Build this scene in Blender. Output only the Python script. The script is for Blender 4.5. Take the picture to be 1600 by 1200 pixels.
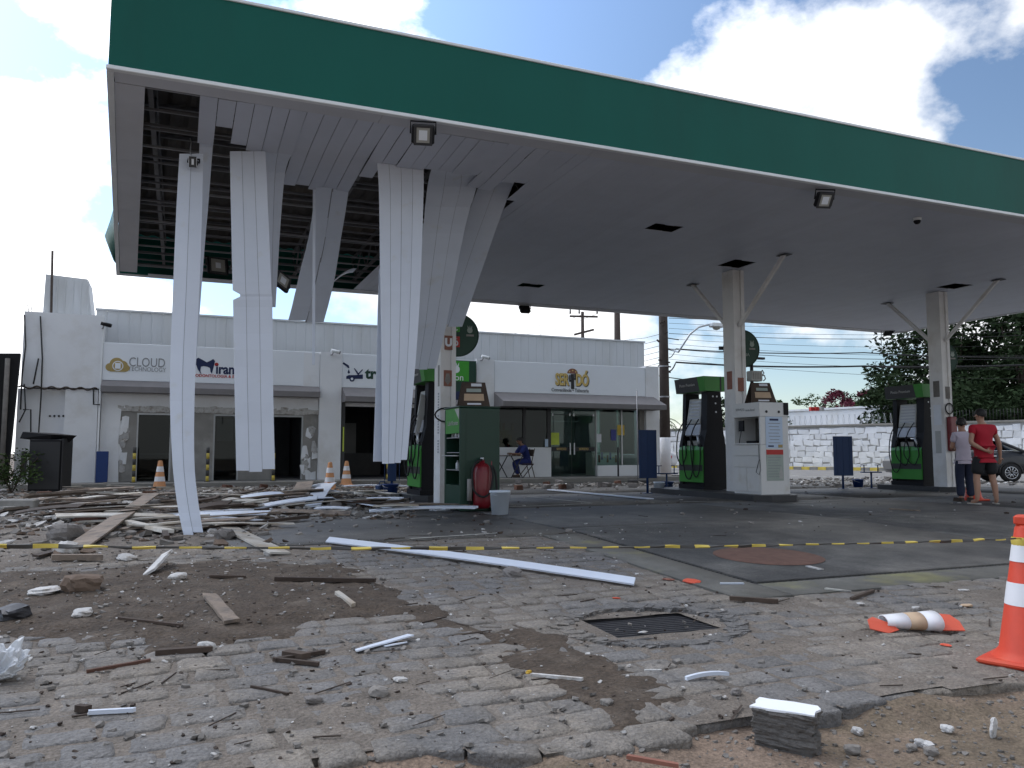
import bpy, bmesh, math, random
from mathutils import Vector, Matrix, noise
random.seed(11)
S = bpy.context.scene
for o in list(bpy.data.objects): bpy.data.objects.remove(o)
COL = S.collection
R = math.radians

# ------------------------------------------------------------------ camera
FPX = 1260.0; HZ = 708.0; XR = 3870.0            # focal length, horizon and right vanishing point of the photograph
PITCH = math.atan((HZ-600)/FPX)
AZ = math.atan((XR-800)/math.hypot(FPX, HZ-600))
FH = Vector((math.cos(AZ), math.sin(AZ), 0))
RT = Vector((math.sin(AZ), -math.cos(AZ), 0))
FW = FH*math.cos(PITCH)+Vector((0,0,math.sin(PITCH)))
UP = -FH*math.sin(PITCH)+Vector((0,0,math.cos(PITCH)))
EYE = Vector((0,0,0.95))
cam = bpy.data.cameras.new('camera'); camo = bpy.data.objects.new('camera', cam); COL.objects.link(camo)
cam.sensor_width = 36; cam.lens = FPX/1600*36; cam.clip_start = 0.05; cam.clip_end = 3000
camo.matrix_world = Matrix(((RT.x,UP.x,-FW.x,EYE.x),(RT.y,UP.y,-FW.y,EYE.y),(RT.z,UP.z,-FW.z,EYE.z),(0,0,0,1)))
S.camera = camo
S.render.resolution_x = 1024; S.render.resolution_y = 768

# ------------------------------------------------------------------ sky, sun, exposure
SUN_EL, SUN_AZ = R(50), R(-35)                   # azimuth from +Y towards +X: the sun stands behind the building, to the left
w = bpy.data.worlds.new('World'); S.world = w; w.use_nodes = True
nt = w.node_tree; nt.nodes.clear()
def N(nt, t, **k):
    n = nt.nodes.new(t)
    for a, b in k.items(): setattr(n, a, b)
    return n
wo = N(nt,'ShaderNodeOutputWorld'); bg = N(nt,'ShaderNodeBackground')
sky = N(nt,'ShaderNodeTexSky'); sky.sky_type = 'NISHITA'; sky.sun_disc = False
sky.sun_elevation = SUN_EL; sky.sun_rotation = SUN_AZ; sky.air_density = 1.0; sky.dust_density = 0.3; sky.ozone_density = 2.0
tc = N(nt,'ShaderNodeTexCoord'); sep = N(nt,'ShaderNodeSeparateXYZ'); nt.links.new(tc.outputs['Generated'], sep.inputs[0])
def math_(op, a, b=None, clamp=False, tree=None):
    t = tree or nt
    n = N(t,'ShaderNodeMath', operation=op); n.use_clamp = clamp
    for i, v in enumerate((a, b)):
        if v is None: continue
        if isinstance(v, (int,float)): n.inputs[i].default_value = v
        else: t.links.new(v, n.inputs[i])
    return n.outputs[0]
comb = N(nt,'ShaderNodeVectorMath', operation='MULTIPLY'); nt.links.new(tc.outputs['Generated'], comb.inputs[0]); comb.inputs[1].default_value = (1.0,1.0,1.45)
mp = N(nt,'ShaderNodeMapping'); nt.links.new(comb.outputs[0], mp.inputs[0]); mp.inputs['Location'].default_value = (16.9609, 10.1674, 8.2789)
cn = N(nt,'ShaderNodeTexNoise'); cn.inputs['Scale'].default_value = 2.6; cn.inputs['Detail'].default_value = 9; cn.inputs['Roughness'].default_value = 0.55; cn.inputs['Distortion'].default_value = 0.0
nt.links.new(mp.outputs[0], cn.inputs['Vector'])
cr = N(nt,'ShaderNodeValToRGB'); cr.color_ramp.elements[0].position = 0.47; cr.color_ramp.elements[1].position = 0.54
low = math_('MULTIPLY', math_('POWER', math_('SUBTRACT', 1.0, math_('ABSOLUTE', sep.outputs['Z'])), 9.0), 0.09)
nt.links.new(math_('ADD', cn.outputs[0], low), cr.inputs[0])
mp2 = N(nt,'ShaderNodeMapping'); nt.links.new(comb.outputs[0], mp2.inputs[0]); mp2.inputs['Location'].default_value = (17.02, 10.13, 8.38)
cn2 = N(nt,'ShaderNodeTexNoise'); cn2.inputs['Scale'].default_value = 2.6; cn2.inputs['Detail'].default_value = 5; nt.links.new(mp2.outputs[0], cn2.inputs['Vector'])
cr2 = N(nt,'ShaderNodeValToRGB'); cr2.color_ramp.elements[0].position = 0.54; cr2.color_ramp.elements[1].position = 0.74
cr2.color_ramp.elements[0].color = (15.5,15.7,16.0,1); cr2.color_ramp.elements[1].color = (9.0,9.4,10.2,1)
nt.links.new(cn2.outputs[0], cr2.inputs[0])
cmix = N(nt,'ShaderNodeMix', data_type='RGBA'); nt.links.new(cr.outputs[0], cmix.inputs['Factor'])
ssc = N(nt,'ShaderNodeVectorMath', operation='SCALE'); ssc.inputs['Scale'].default_value = 1.7; nt.links.new(sky.outputs[0], ssc.inputs[0]); nt.links.new(ssc.outputs[0], cmix.inputs['A']); nt.links.new(cr2.outputs[0], cmix.inputs['B'])
dsun = N(nt,'ShaderNodeVectorMath', operation='DOT_PRODUCT'); nt.links.new(tc.outputs['Generated'], dsun.inputs[0])   # the glare round the sun behind thin cloud
dsun.inputs[1].default_value = (math.sin(SUN_AZ)*math.cos(SUN_EL), math.cos(SUN_AZ)*math.cos(SUN_EL), math.sin(SUN_EL))
glare = math_('ADD', math_('MULTIPLY', math_('POWER', math_('MAXIMUM', dsun.outputs['Value'], 0.0), 3.0), 2.4), 1.0)
gsc = N(nt,'ShaderNodeVectorMath', operation='SCALE'); nt.links.new(cmix.outputs['Result'], gsc.inputs[0]); nt.links.new(glare, gsc.inputs['Scale'])
nt.links.new(gsc.outputs[0], bg.inputs[0]); bg.inputs[1].default_value = 0.072
nt.links.new(bg.outputs[0], wo.inputs[0])
sl = bpy.data.lights.new('sun','SUN'); so = bpy.data.objects.new('sun', sl); COL.objects.link(so)
sl.energy = 0.6; sl.angle = R(14); sl.color = (1,0.95,0.88)
sd = Vector((math.sin(SUN_AZ)*math.cos(SUN_EL), math.cos(SUN_AZ)*math.cos(SUN_EL), math.sin(SUN_EL)))
so.rotation_euler = sd.to_track_quat('Z','Y').to_euler(); so.location = (0,0,40)
vs = S.view_settings; vs.view_transform = 'Standard'; vs.look = 'None'; vs.gamma = 1; vs.use_curve_mapping = False; vs.exposure = 0.1
S.render.engine = 'CYCLES'

# ------------------------------------------------------------------ measuring helpers
def sm(a, b, x):
    t = max(0, min(1, (x-a)/(b-a))); return t*t*(3-2*t)
def gz(x, y):                                    # the forecourt is level, the ground in front of it falls to the street
    s = 9.3-y
    if s <= 0: return 0.0
    return -0.04*s*s/1.2 if s < 0.6 else -0.04*(s-0.3)
def ray(px, py): return FW*FPX+RT*(px-800)-UP*(py-600)
def at(px, py, Y):  r = ray(px,py); return EYE+r*(Y/r.y)
def atz(px, py, z): r = ray(px,py); return EYE+r*((z-EYE.z)/r.z)
def atd(px, py, d): return EYE+ray(px,py)*(d/FPX)
def gnd(px, py, off=0.0):
    p = atz(px, py, 0)
    for _ in range(30): p = atz(px, py, gz(p.x,p.y)+off)
    return p
def proj(p):
    d = Vector(p)-EYE; ww = d.dot(FW)
    return (800+FPX*d.dot(RT)/ww, 600-FPX*d.dot(UP)/ww, ww) if ww > 0.05 else (-9e9, 9e9, ww)
def inview(p, m=60):
    x, y, ww = proj(p); return ww > 0.05 and -m < x < 1600+m and -m < y < 1200+m

# ------------------------------------------------------------------ mesh helpers
def wm(o):
    m = o.matrix_basis.copy()
    return wm(o.parent) @ m if o.parent else m
class MB:
    def __init__(s): s.v = []; s.f = []; s.sm = []
    def add(s, vs, fs, smooth=False):
        b = len(s.v); s.v += [Vector(q) for q in vs]
        for f in fs: s.f.append([b+i for i in f]); s.sm.append(smooth)
        return s
    def box(s, x0,x1,y0,y1,z0,z1, m=None):
        vs = [Vector((x,y,z)) for z in (z0,z1) for y in (y0,y1) for x in (x0,x1)]
        if m: vs = [m@q for q in vs]
        return s.add(vs, [(0,2,3,1),(4,5,7,6),(0,1,5,4),(2,6,7,3),(0,4,6,2),(1,3,7,5)])
    def bbox(s, x0,x1,y0,y1,z0,z1, b=0.01, m=None):   # bevelled box
        def ring(x0,x1,y0,y1,z):
            return [(x0+b,y0,z),(x1-b,y0,z),(x1,y0+b,z),(x1,y1-b,z),(x1-b,y1,z),(x0+b,y1,z),(x0,y1-b,z),(x0,y0+b,z)]
        rs = [ring(x0+b,x1-b,y0+b,y1-b,z0), ring(x0,x1,y0,y1,z0+b), ring(x0,x1,y0,y1,z1-b), ring(x0+b,x1-b,y0+b,y1-b,z1)]
        vs = [Vector(q) for r in rs for q in r]
        if m: vs = [m@q for q in vs]
        fs = [tuple(range(7,-1,-1)), tuple(range(24,32))]
        for k in range(3):
            for i in range(8): fs.append((k*8+i, k*8+(i+1)%8, k*8+8+(i+1)%8, k*8+8+i))
        return s.add(vs, fs)
    def prism(s, poly, a0, a1, axis='y', m=None):   # polygon extruded along an axis; poly gives the other two coordinates
        n = len(poly); vs = []
        for a in (a0, a1):
            for p, q in poly:
                vs.append(Vector((p,a,q)) if axis == 'y' else Vector((a,p,q)) if axis == 'x' else Vector((p,q,a)))
        if m: vs = [m@q for q in vs]
        fs = [tuple(range(n)), tuple(range(2*n-1,n-1,-1))]+[(i,n+i,n+(i+1)%n,(i+1)%n) for i in range(n)]
        return s.add(vs, fs)
    def cyl(s, p0, p1, r0, r1=None, n=12, caps=True, smooth=True):
        p0 = Vector(p0); p1 = Vector(p1); r1 = r0 if r1 is None else r1
        t = (p1-p0).normalized(); a = t.orthogonal().normalized(); b = t.cross(a)
        vs = [p+(a*math.cos(2*math.pi*i/n)+b*math.sin(2*math.pi*i/n))*r for p, r in ((p0,r0),(p1,r1)) for i in range(n)]
        s.add(vs, [(i,(i+1)%n,n+(i+1)%n,n+i) for i in range(n)], smooth)
        if caps:
            b0 = len(s.v)-2*n
            s.f += [[b0+i for i in range(n-1,-1,-1)], [b0+n+i for i in range(n)]]; s.sm += [False, False]
        return s
    def tube(s, pts, r, n=6, smooth=True):
        pts = [Vector(p) for p in pts]; m = len(pts); rr = r if isinstance(r,(list,tuple)) else [r]*m
        vs = []; a = None
        for i, p in enumerate(pts):
            t = (pts[min(i+1,m-1)]-pts[max(i-1,0)])
            t = t.normalized() if t.length > 1e-9 else Vector((0,0,1))
            if a is None: a = t.orthogonal().normalized()
            else:
                a = a-t*a.dot(t); a = a.normalized() if a.length > 1e-6 else t.orthogonal().normalized()
            b = t.cross(a)
            vs += [p+(a*math.cos(2*math.pi*k/n)+b*math.sin(2*math.pi*k/n))*rr[i] for k in range(n)]
        fs = [(i*n+k, i*n+(k+1)%n, (i+1)*n+(k+1)%n, (i+1)*n+k) for i in range(m-1) for k in range(n)]
        fs += [tuple(range(n-1,-1,-1)), tuple((m-1)*n+k for k in range(n))]
        return s.add(vs, fs, smooth)
    def lathe(s, prof, c=(0,0,0), n=20, m=None, smooth=True):
        c = Vector(c); vs = []
        for r, z in prof:
            for k in range(n): vs.append(c+Vector((r*math.cos(2*math.pi*k/n), r*math.sin(2*math.pi*k/n), z)))
        if m: vs = [m@q for q in vs]
        fs = [(i*n+k, i*n+(k+1)%n, (i+1)*n+(k+1)%n, (i+1)*n+k) for i in range(len(prof)-1) for k in range(n)]
        return s.add(vs, fs, smooth)
    def disc(s, c, r, n=24, ax='y', rz=1.0):
        c = Vector(c); vs = []
        for k in range(n):
            ca, sa = math.cos(2*math.pi*k/n)*r, math.sin(2*math.pi*k/n)*r*rz
            vs.append(c+(Vector((ca,0,sa)) if ax == 'y' else Vector((0,ca,sa)) if ax == 'x' else Vector((ca,sa,0))))
        return s.add(vs, [tuple(range(n))])
    def chunk(s, c, sx, sy, sz, rnd=random, jit=0.28, rz=None, tilt=0.5):   # a broken lump
        m = Matrix.Translation(c) @ Matrix.Rotation(rnd.uniform(0,6.3) if rz is None else rz,4,'Z') @ Matrix.Rotation(rnd.uniform(-tilt,tilt),4,'X') @ Matrix.Rotation(rnd.uniform(-tilt,tilt),4,'Y')
        vs = []
        for z in (-1,1):
            for k in range(5):
                a = 2*math.pi*k/5+rnd.uniform(-.3,.3); q = 1+rnd.uniform(-jit,jit)
                vs.append(m@Vector((sx*math.cos(a)*q*.6, sy*math.sin(a)*q*.6, z*sz*.5*(1+rnd.uniform(-jit,jit)))))
        return s.add(vs, [(4,3,2,1,0),(5,6,7,8,9)]+[(i,(i+1)%5,5+(i+1)%5,5+i) for i in range(5)])
    def chip(s, c, r, rnd=random, flat=0.4):        # a small four-sided crumb
        a0 = rnd.uniform(0,6.3); vs = []
        for k in range(4):
            a = a0+k*1.57+rnd.uniform(-.4,.4); q = r*rnd.uniform(.6,1.2); vs.append((c[0]+math.cos(a)*q, c[1]+math.sin(a)*q, c[2]))
        vs.append((c[0]+rnd.uniform(-.3,.3)*r, c[1]+rnd.uniform(-.3,.3)*r, c[2]+r*flat*rnd.uniform(.6,1.6)))
        return s.add(vs, [(0,1,4),(1,2,4),(2,3,4),(3,0,4)])
    def rough(s, c, sx, sy, sz, rnd=random, n=4, amp=.16, rz=0.0, groove=0.0, box=.55, tilt=0.0):   # an eroded, boxy lump
        bm = bmesh.new(); bmesh.ops.create_cube(bm, size=2); bmesh.ops.subdivide_edges(bm, edges=bm.edges, cuts=n, use_grid_fill=True)
        m = Matrix.Translation(c)@Matrix.Rotation(rz,4,'Z')@Matrix.Rotation(rnd.uniform(-tilt,tilt),4,'X')@Matrix.Rotation(rnd.uniform(-tilt,tilt),4,'Y'); of = Vector((rnd.uniform(0,50),rnd.uniform(0,50),0)); b = len(s.v)
        for v in bm.verts:
            p = v.co.copy(); sp = p.normalized()*1.25; q = sp.lerp(p, box); k = 1+amp*noise.noise(q*1.1+of)+amp*.6*noise.noise(q*3.1+of)
            if groove: k -= groove*(1 if math.sin(p.z*9.5) > .55 else 0)
            s.v.append(m@Vector((q.x*sx/2*k, q.y*sy/2*k, q.z*sz/2*(1+amp*.6*noise.noise(q*2+of)))))
        for f in bm.faces: s.f.append([b+v.index for v in f.verts]); s.sm.append(False)
        bm.free(); return s
    def sett(s, quad, z0, tops, slope, rnd=random, org=None):        # an irregular worn paving stone over four ground corners
        n = 4; per = []
        for i in range(4):
            a, b = quad[i], quad[(i+1)%4]; e = (b-a)
            per += [a+e*rnd.uniform(.07,.15), a+e*rnd.uniform(.42,.58)+Vector((-e.y,e.x,0))*rnd.uniform(-.02,.05), a+e*rnd.uniform(.85,.93)]
        c = sum(per, Vector())/12; K = 12; base = len(s.v)
        for ins, dz in ((1.0,-.12),(1.0,-.016),(.93,-.004),(.78,.0)):
            for p in per:
                q = c+(p-c)*ins; s.v.append(Vector((q.x,q.y,tops+dz+(q.y-c.y)*slope+(rnd.uniform(-.0025,.0025) if dz > -.1 else 0))))
        for r in range(3):
            for i in range(K): s.f.append([base+r*K+i,base+r*K+(i+1)%K,base+(r+1)*K+(i+1)%K,base+(r+1)*K+i]); s.sm.append(r > 0)
        s.f.append([base+3*K+i for i in range(K)]); s.sm.append(True); return s
    def build(s, name, mat, parent=None, world=False, label=None):
        me = bpy.data.meshes.new(name)
        vs = s.v
        if parent is not None and world:
            inv = wm(parent).inverted(); vs = [inv@q for q in vs]
        me.from_pydata([tuple(q) for q in vs], [], s.f); me.update()
        if any(s.sm): me.polygons.foreach_set('use_smooth', s.sm)
        bm = bmesh.new(); bm.from_mesh(me); bmesh.ops.recalc_face_normals(bm, faces=bm.faces); bm.to_mesh(me); bm.free()
        me.materials.append(MAT[mat] if isinstance(mat,str) else mat)
        o = bpy.data.objects.new(name, me); COL.objects.link(o)
        if parent is not None: o.parent = parent
        if label: o['label'] = label
        return o
def tag(o, label=None, cat=None, group=None, kind=None):
    for k, v in (('label',label),('category',cat),('group',group),('kind',kind)):
        if v: o[k] = v
    return o
def thing(name, label, cat, loc=(0,0,0), rz=0.0, group=None):
    o = bpy.data.objects.new(name, None); COL.objects.link(o); o.empty_display_size = 0.1
    o.location = loc; o.rotation_euler = (0,0,rz)
    return tag(o, label, cat, group)
def structure(name, mb, mat): return tag(mb.build(name, mat), kind='structure')
def single(name, mb, mat, label, cat, group=None):   # a thing of one mesh, its origin at its base
    n = len(mb.v); c = sum(mb.v, Vector())/n; c.z = min(q.z for q in mb.v)
    mb.v = [q-c for q in mb.v]
    o = mb.build(name, mat); o.location = c
    return tag(o, label, cat, group)
def dup(root, loc, rz=None, label=None, group=None):
    r = root.copy(); COL.objects.link(r); r.location = loc
    if rz is not None: r.rotation_euler = (r.rotation_euler.x, r.rotation_euler.y, rz)
    if label: r['label'] = label
    if group: r['group'] = group
    for ch in list(root.children):
        c = ch.copy(); COL.objects.link(c); c.parent = r
        for g in list(ch.children):
            d = g.copy(); COL.objects.link(d); d.parent = c
    return r
def text(body, size, loc, mat, parent, name='lettering', face='-y', extrude=0.004, bold=0.0, ax='CENTER', sx=1.0, rotv=0.0, shear=0.0):
    cu = bpy.data.curves.new('t','FONT'); cu.body = body; cu.size = size; cu.extrude = extrude; cu.offset = bold; cu.align_x = ax; cu.align_y = 'CENTER'; cu.shear = shear; cu.resolution_u = 3
    to = bpy.data.objects.new('t', cu); COL.objects.link(to)
    dg = bpy.context.evaluated_depsgraph_get(); me = bpy.data.meshes.new_from_object(to.evaluated_get(dg))
    bpy.data.objects.remove(to)
    rot = Matrix.Rotation(rotv,4,'Z')
    base = {'-y':Matrix.Rotation(R(90),4,'X'), '-x':Matrix.Rotation(R(-90),4,'Z')@Matrix.Rotation(R(90),4,'X')}[face]
    m = Matrix.Translation(loc)@base@rot@Matrix.Diagonal((sx,1,1,1))
    if parent is not None: m = wm(parent).inverted()@m
    me.transform(m); me.materials.clear(); me.materials.append(MAT[mat])
    o = bpy.data.objects.new(name, me); COL.objects.link(o)
    if parent is not None: o.parent = parent
    return o

# ------------------------------------------------------------------ materials
MAT = {}
def mat(name, col, rough=0.6, var=0.12, scale=4.0, bump=0.0, bscale=60.0, metal=0.0, spec=0.4, rnd=0.0, stain=None, stain_scale=0.8, stain_lo=0.5, stain_hi=0.65, coords='Object', stretch=None, coat=0.0, speck=0.0, speck_scale=90.0):
    m = bpy.data.materials.new(name); m.use_nodes = True; t = m.node_tree; t.nodes.clear()
    out = N(t,'ShaderNodeOutputMaterial'); b = N(t,'ShaderNodeBsdfPrincipled'); t.links.new(b.outputs[0], out.inputs[0])
    b.inputs['Roughness'].default_value = rough; b.inputs['Metallic'].default_value = metal; b.inputs['Specular IOR Level'].default_value = spec; b.inputs['Coat Weight'].default_value = coat
    c = N(t,'ShaderNodeTexCoord'); src = c.outputs[coords]
    if coords == 'World':
        pass
    if stretch:
        mpn = N(t,'ShaderNodeMapping'); mpn.inputs['Scale'].default_value = stretch; t.links.new(src, mpn.inputs[0]); src = mpn.outputs[0]
    n1 = N(t,'ShaderNodeTexNoise'); n1.inputs['Scale'].default_value = scale; n1.inputs['Detail'].default_value = 6; n1.inputs['Roughness'].default_value = 0.65
    t.links.new(src, n1.inputs['Vector'])
    mr = N(t,'ShaderNodeMapRange'); mr.inputs[1].default_value = 0.25; mr.inputs[2].default_value = 0.75; mr.inputs[3].default_value = 1-var; mr.inputs[4].default_value = 1+var
    t.links.new(n1.outputs[0], mr.inputs[0]); val = mr.outputs[0]
    if rnd:
        oi = N(t,'ShaderNodeObjectInfo'); m2 = N(t,'ShaderNodeMapRange'); m2.inputs[3].default_value = 1-rnd; m2.inputs[4].default_value = 1+rnd
        t.links.new(oi.outputs['Random'], m2.inputs[0]); val = math_('MULTIPLY', val, m2.outputs[0], tree=t)
    if speck:
        n3 = N(t,'ShaderNodeTexNoise'); n3.inputs['Scale'].default_value = speck_scale; n3.inputs['Detail'].default_value = 3; n3.inputs['Roughness'].default_value = .7; t.links.new(src, n3.inputs['Vector'])
        m3 = N(t,'ShaderNodeMapRange'); m3.inputs[1].default_value = .3; m3.inputs[2].default_value = .7; m3.inputs[3].default_value = 1-speck; m3.inputs[4].default_value = 1+speck
        t.links.new(n3.outputs[0], m3.inputs[0]); val = math_('MULTIPLY', val, m3.outputs[0], tree=t)
    vm = N(t,'ShaderNodeVectorMath', operation='SCALE'); t.links.new(val, vm.inputs['Scale']); colout = vm.outputs[0]
    if stain:
        ns = N(t,'ShaderNodeTexNoise'); ns.inputs['Scale'].default_value = stain_scale; ns.inputs['Detail'].default_value = 8; ns.inputs['Roughness'].default_value = 0.62
        t.links.new(src, ns.inputs['Vector'])
        rp = N(t,'ShaderNodeMapRange'); rp.inputs[1].default_value = stain_lo; rp.inputs[2].default_value = stain_hi; t.links.new(ns.outputs[0], rp.inputs[0])
        mx = N(t,'ShaderNodeMix', data_type='RGBA'); mx.inputs['A'].default_value = (*col,1); mx.inputs['B'].default_value = (*stain,1); t.links.new(rp.outputs[0], mx.inputs['Factor'])
        t.links.new(mx.outputs['Result'], vm.inputs[0])
    else: vm.inputs[0].default_value = col
    t.links.new(colout, b.inputs['Base Color'])
    if bump:
        nb = N(t,'ShaderNodeTexNoise'); nb.inputs['Scale'].default_value = bscale; nb.inputs['Detail'].default_value = 5; t.links.new(src, nb.inputs['Vector'])
        bp = N(t,'ShaderNodeBump'); bp.inputs['Strength'].default_value = bump; bp.inputs['Distance'].default_value = 0.02; t.links.new(nb.outputs[0], bp.inputs['Height']); t.links.new(bp.outputs[0], b.inputs['Normal'])
    MAT[name] = m; return m
def glass(name, tint, refl=0.5, rough=0.02):
    m = bpy.data.materials.new(name); m.use_nodes = True; t = m.node_tree; t.nodes.clear()
    out = N(t,'ShaderNodeOutputMaterial'); tr = N(t,'ShaderNodeBsdfTransparent'); gl = N(t,'ShaderNodeBsdfGlossy'); mx = N(t,'ShaderNodeMixShader'); lw = N(t,'ShaderNodeFresnel')
    lw.inputs['IOR'].default_value = 1.0+refl; tr.inputs[0].default_value = (*tint,1); gl.inputs['Roughness'].default_value = rough; gl.inputs[0].default_value = (.9,.95,.93,1)
    t.links.new(lw.outputs[0], mx.inputs[0]); t.links.new(tr.outputs[0], mx.inputs[1]); t.links.new(gl.outputs[0], mx.inputs[2]); t.links.new(mx.outputs[0], out.inputs[0])
    MAT[name] = m
# ground
mat('earth', (.16,.12,.09), .95, .3, 1.2, .6, 25, stain=(.21,.19,.165), stain_scale=.5)
mat('road', (.19,.18,.17), .9, .12, 2.0, .3, 60, stain=(.25,.24,.22))
mat('sand', (.15,.128,.108), .95, .3, 5.0, 1.0, 40, speck=.35, speck_scale=60., stain=(.21,.185,.16), stain_scale=.9, stain_lo=.52, stain_hi=.66)
mat('dirt', (.066,.049,.036), .97, .4, 6.0, 1.0, 35, speck=.4, speck_scale=50., stain=(.1,.08,.063), stain_scale=2.5)
mat('red_earth', (.205,.15,.112), .97, .3, 4.0, 1.0, 35, speck=.35, speck_scale=60., stain=(.15,.115,.08), stain_scale=1.1, stain_lo=.5, stain_hi=.62)
mat('cobble', (.15,.144,.14), .9, .28, 7.0, 1.0, 45, rnd=.1, stain=(.205,.18,.152), stain_scale=.8, stain_lo=.44, stain_hi=.6, speck=.3, speck_scale=55.)
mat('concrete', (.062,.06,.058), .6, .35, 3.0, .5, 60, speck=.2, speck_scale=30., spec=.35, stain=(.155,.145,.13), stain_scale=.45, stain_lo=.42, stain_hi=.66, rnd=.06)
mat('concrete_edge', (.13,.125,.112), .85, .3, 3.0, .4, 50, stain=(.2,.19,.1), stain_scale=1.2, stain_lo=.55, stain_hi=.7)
mat('pavement', (.23,.22,.2), .85, .15, 2.5, .3, 50)
mat('channel', (.03,.03,.03), .7, .3, 12.)
mat('manhole', (.13,.07,.052), .85, .25, 8.0, .3, 60)
mat('line_paint', (.42,.41,.37), .8, .3, 6.0, stain=(.15,.14,.13), stain_scale=4)
mat('iron', (.045,.045,.05), .55, .3, 20., metal=.4)
# canopy
mat('green_board', (.001,.098,.074), .55, .12, .5, spec=.25, stain=(.003,.082,.063), stain_scale=.35, stretch=(1,1,.3))
mat('trim_white', (.75,.77,.78), .4, .05)
mat('soffit', (.56,.59,.67), .5, .06, 1.5, rnd=.025, spec=.35)
mat('soffit_border', (.56,.57,.61), .6, .08, 1.0)
mat('pvc', (.6,.645,.73), .38, .04, 2.0, rnd=.04, spec=.5, stain=(.56,.58,.6), stain_scale=3, stain_lo=.6, stain_hi=.75)
mat('pvc_dirty', (.5,.48,.44), .6, .2, 4.0, rnd=.2, stain=(.33,.28,.22), stain_scale=2.5, stain_lo=.4, stain_hi=.65)
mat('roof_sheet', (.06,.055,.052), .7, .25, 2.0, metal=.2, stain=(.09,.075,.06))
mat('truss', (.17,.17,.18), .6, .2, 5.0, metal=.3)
mat('column', (.69,.68,.67), .7, .08, 1.5, stain=(.56,.53,.49), stain_scale=1.8, stain_lo=.5, stain_hi=.75)
# building
mat('white_wall', (.74,.75,.77), .8, .05, 1.2, .1, 40, stain=(.62,.61,.59), stain_scale=.9, stain_lo=.52, stain_hi=.75)
mat('cladding', (.58,.6,.62), .6, .06, 1.0, metal=.0, stain=(.5,.51,.51), stain_scale=1.0, stretch=(1,1,.25))
mat('cement', (.25,.24,.225), .92, .16, 2.5, .3, 40, stain=(.32,.31,.29), stain_scale=1.2)
mat('sign_white', (.76,.79,.83), .45, .03, 1.0)
mat('awning', (.19,.18,.182), .8, .1, 3.0)
mat('gold', (.38,.28,.1), .5, .05); mat('sign_grey', (.25,.26,.27), .6, .05); mat('navy', (.01,.02,.075), .5, .05); mat('sign_red', (.45,.03,.025), .5, .05)
mat('seri_gold', (.62,.45,.15), .5, .05); mat('ink', (.02,.02,.022), .5, .05); mat('sign_green', (.05,.32,.03), .5, .05); mat('dark_green_sign', (.012,.05,.032), .5, .05)
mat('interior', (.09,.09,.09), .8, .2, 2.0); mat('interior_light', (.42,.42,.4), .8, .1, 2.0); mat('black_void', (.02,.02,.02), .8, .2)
mat('frame_dark', (.04,.04,.042), .5, .1); mat('frame_alu', (.4,.41,.42), .4, .08, metal=.6)
mat('poster_yellow', (.5,.6,.08), .6, .1); mat('poster_gold', (.6,.42,.06), .6, .1); mat('paper', (.68,.7,.74), .7, .06); mat('poster_blue', (.06,.07,.28), .6, .1); mat('paper_blue', (.48,.58,.72), .6, .05); mat('paper_green', (.33,.38,.34), .7, .1); mat('poster_brown', (.24,.1,.07), .7, .2, 8.)
glass('shop_glass', (.7,.82,.78), .36); glass('dark_glass', (.3,.33,.33), .3); glass('car_glass', (.12,.13,.14), .5)
# things
mat('black_plastic', (.009,.009,.011), .6, .15, 8.0, spec=.22); mat('black_rubber', (.014,.014,.015), .75, .1); mat('dispenser_green', (.045,.235,.035), .42, .06); mat('cabinet_green', (.006,.036,.021), .42, .1, 2.0)
mat('cabinet_white', (.64,.64,.63), .5, .05, 2.0, stain=(.54,.52,.48), stain_scale=2.5, stain_lo=.55, stain_hi=.75); mat('grey_metal', (.3,.3,.31), .45, .12, 5.0, metal=.5); mat('light_metal', (.5,.52,.54), .4, .1, 5.0, metal=.6)
mat('red_paint', (.16,.006,.012), .4, .1, 3.0, coat=.2); mat('bucket_white', (.58,.64,.72), .5, .06, 4.0); mat('blue_paint', (.008,.035,.115), .5, .12, 3.0); mat('bucket_blue', (.012,.04,.16), .5, .1)
mat('cone_orange', (.56,.05,.02), .55, .12, 5.0, stain=(.55,.07,.03), stain_scale=4.); mat('cone_faded', (.5,.24,.11), .7, .15, 5.); mat('cone_white', (.72,.72,.75), .5, .08); mat('cone_tan', (.5,.36,.24), .7, .1)
mat('tape_yellow', (.52,.4,.07), .5, .1); mat('tape_black', (.05,.048,.045), .5, .1)
mat('plaster', (.48,.47,.46), .9, .2, 12., .5, 50, rnd=.2, stain=(.3,.27,.24), stain_scale=9., stain_lo=.5, stain_hi=.65); mat('brick_grey', (.19,.175,.165), .92, .25, 12., .5, 50, rnd=.2); mat('brick_red', (.12,.06,.042), .92, .25, 12., .4, 50, rnd=.25); mat('rubble_grey', (.2,.185,.17), .95, .3, 5., .4, 40, rnd=.2)
mat('rubble_brown', (.14,.1,.075), .95, .3, 5., .4, 40, rnd=.2); mat('wood_dark', (.06,.042,.032), .85, .3, 6., .3, 40, rnd=.25); mat('wood_tan', (.21,.165,.13), .85, .3, 8., .4, 40, rnd=.2, stain=(.12,.1,.085), stain_scale=5.); mat('block_side', (.105,.098,.092), .95, .35, 14., .8, 40); mat('block_top', (.78,.8,.83), .8, .05, 5., .1, 50)
mat('plastic_bag', (.6,.62,.65), .25, .1, 6.); mat('orange_shard', (.6,.09,.045), .6, .1); mat('yellow_bit', (.5,.3,.02), .6, .1)
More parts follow.
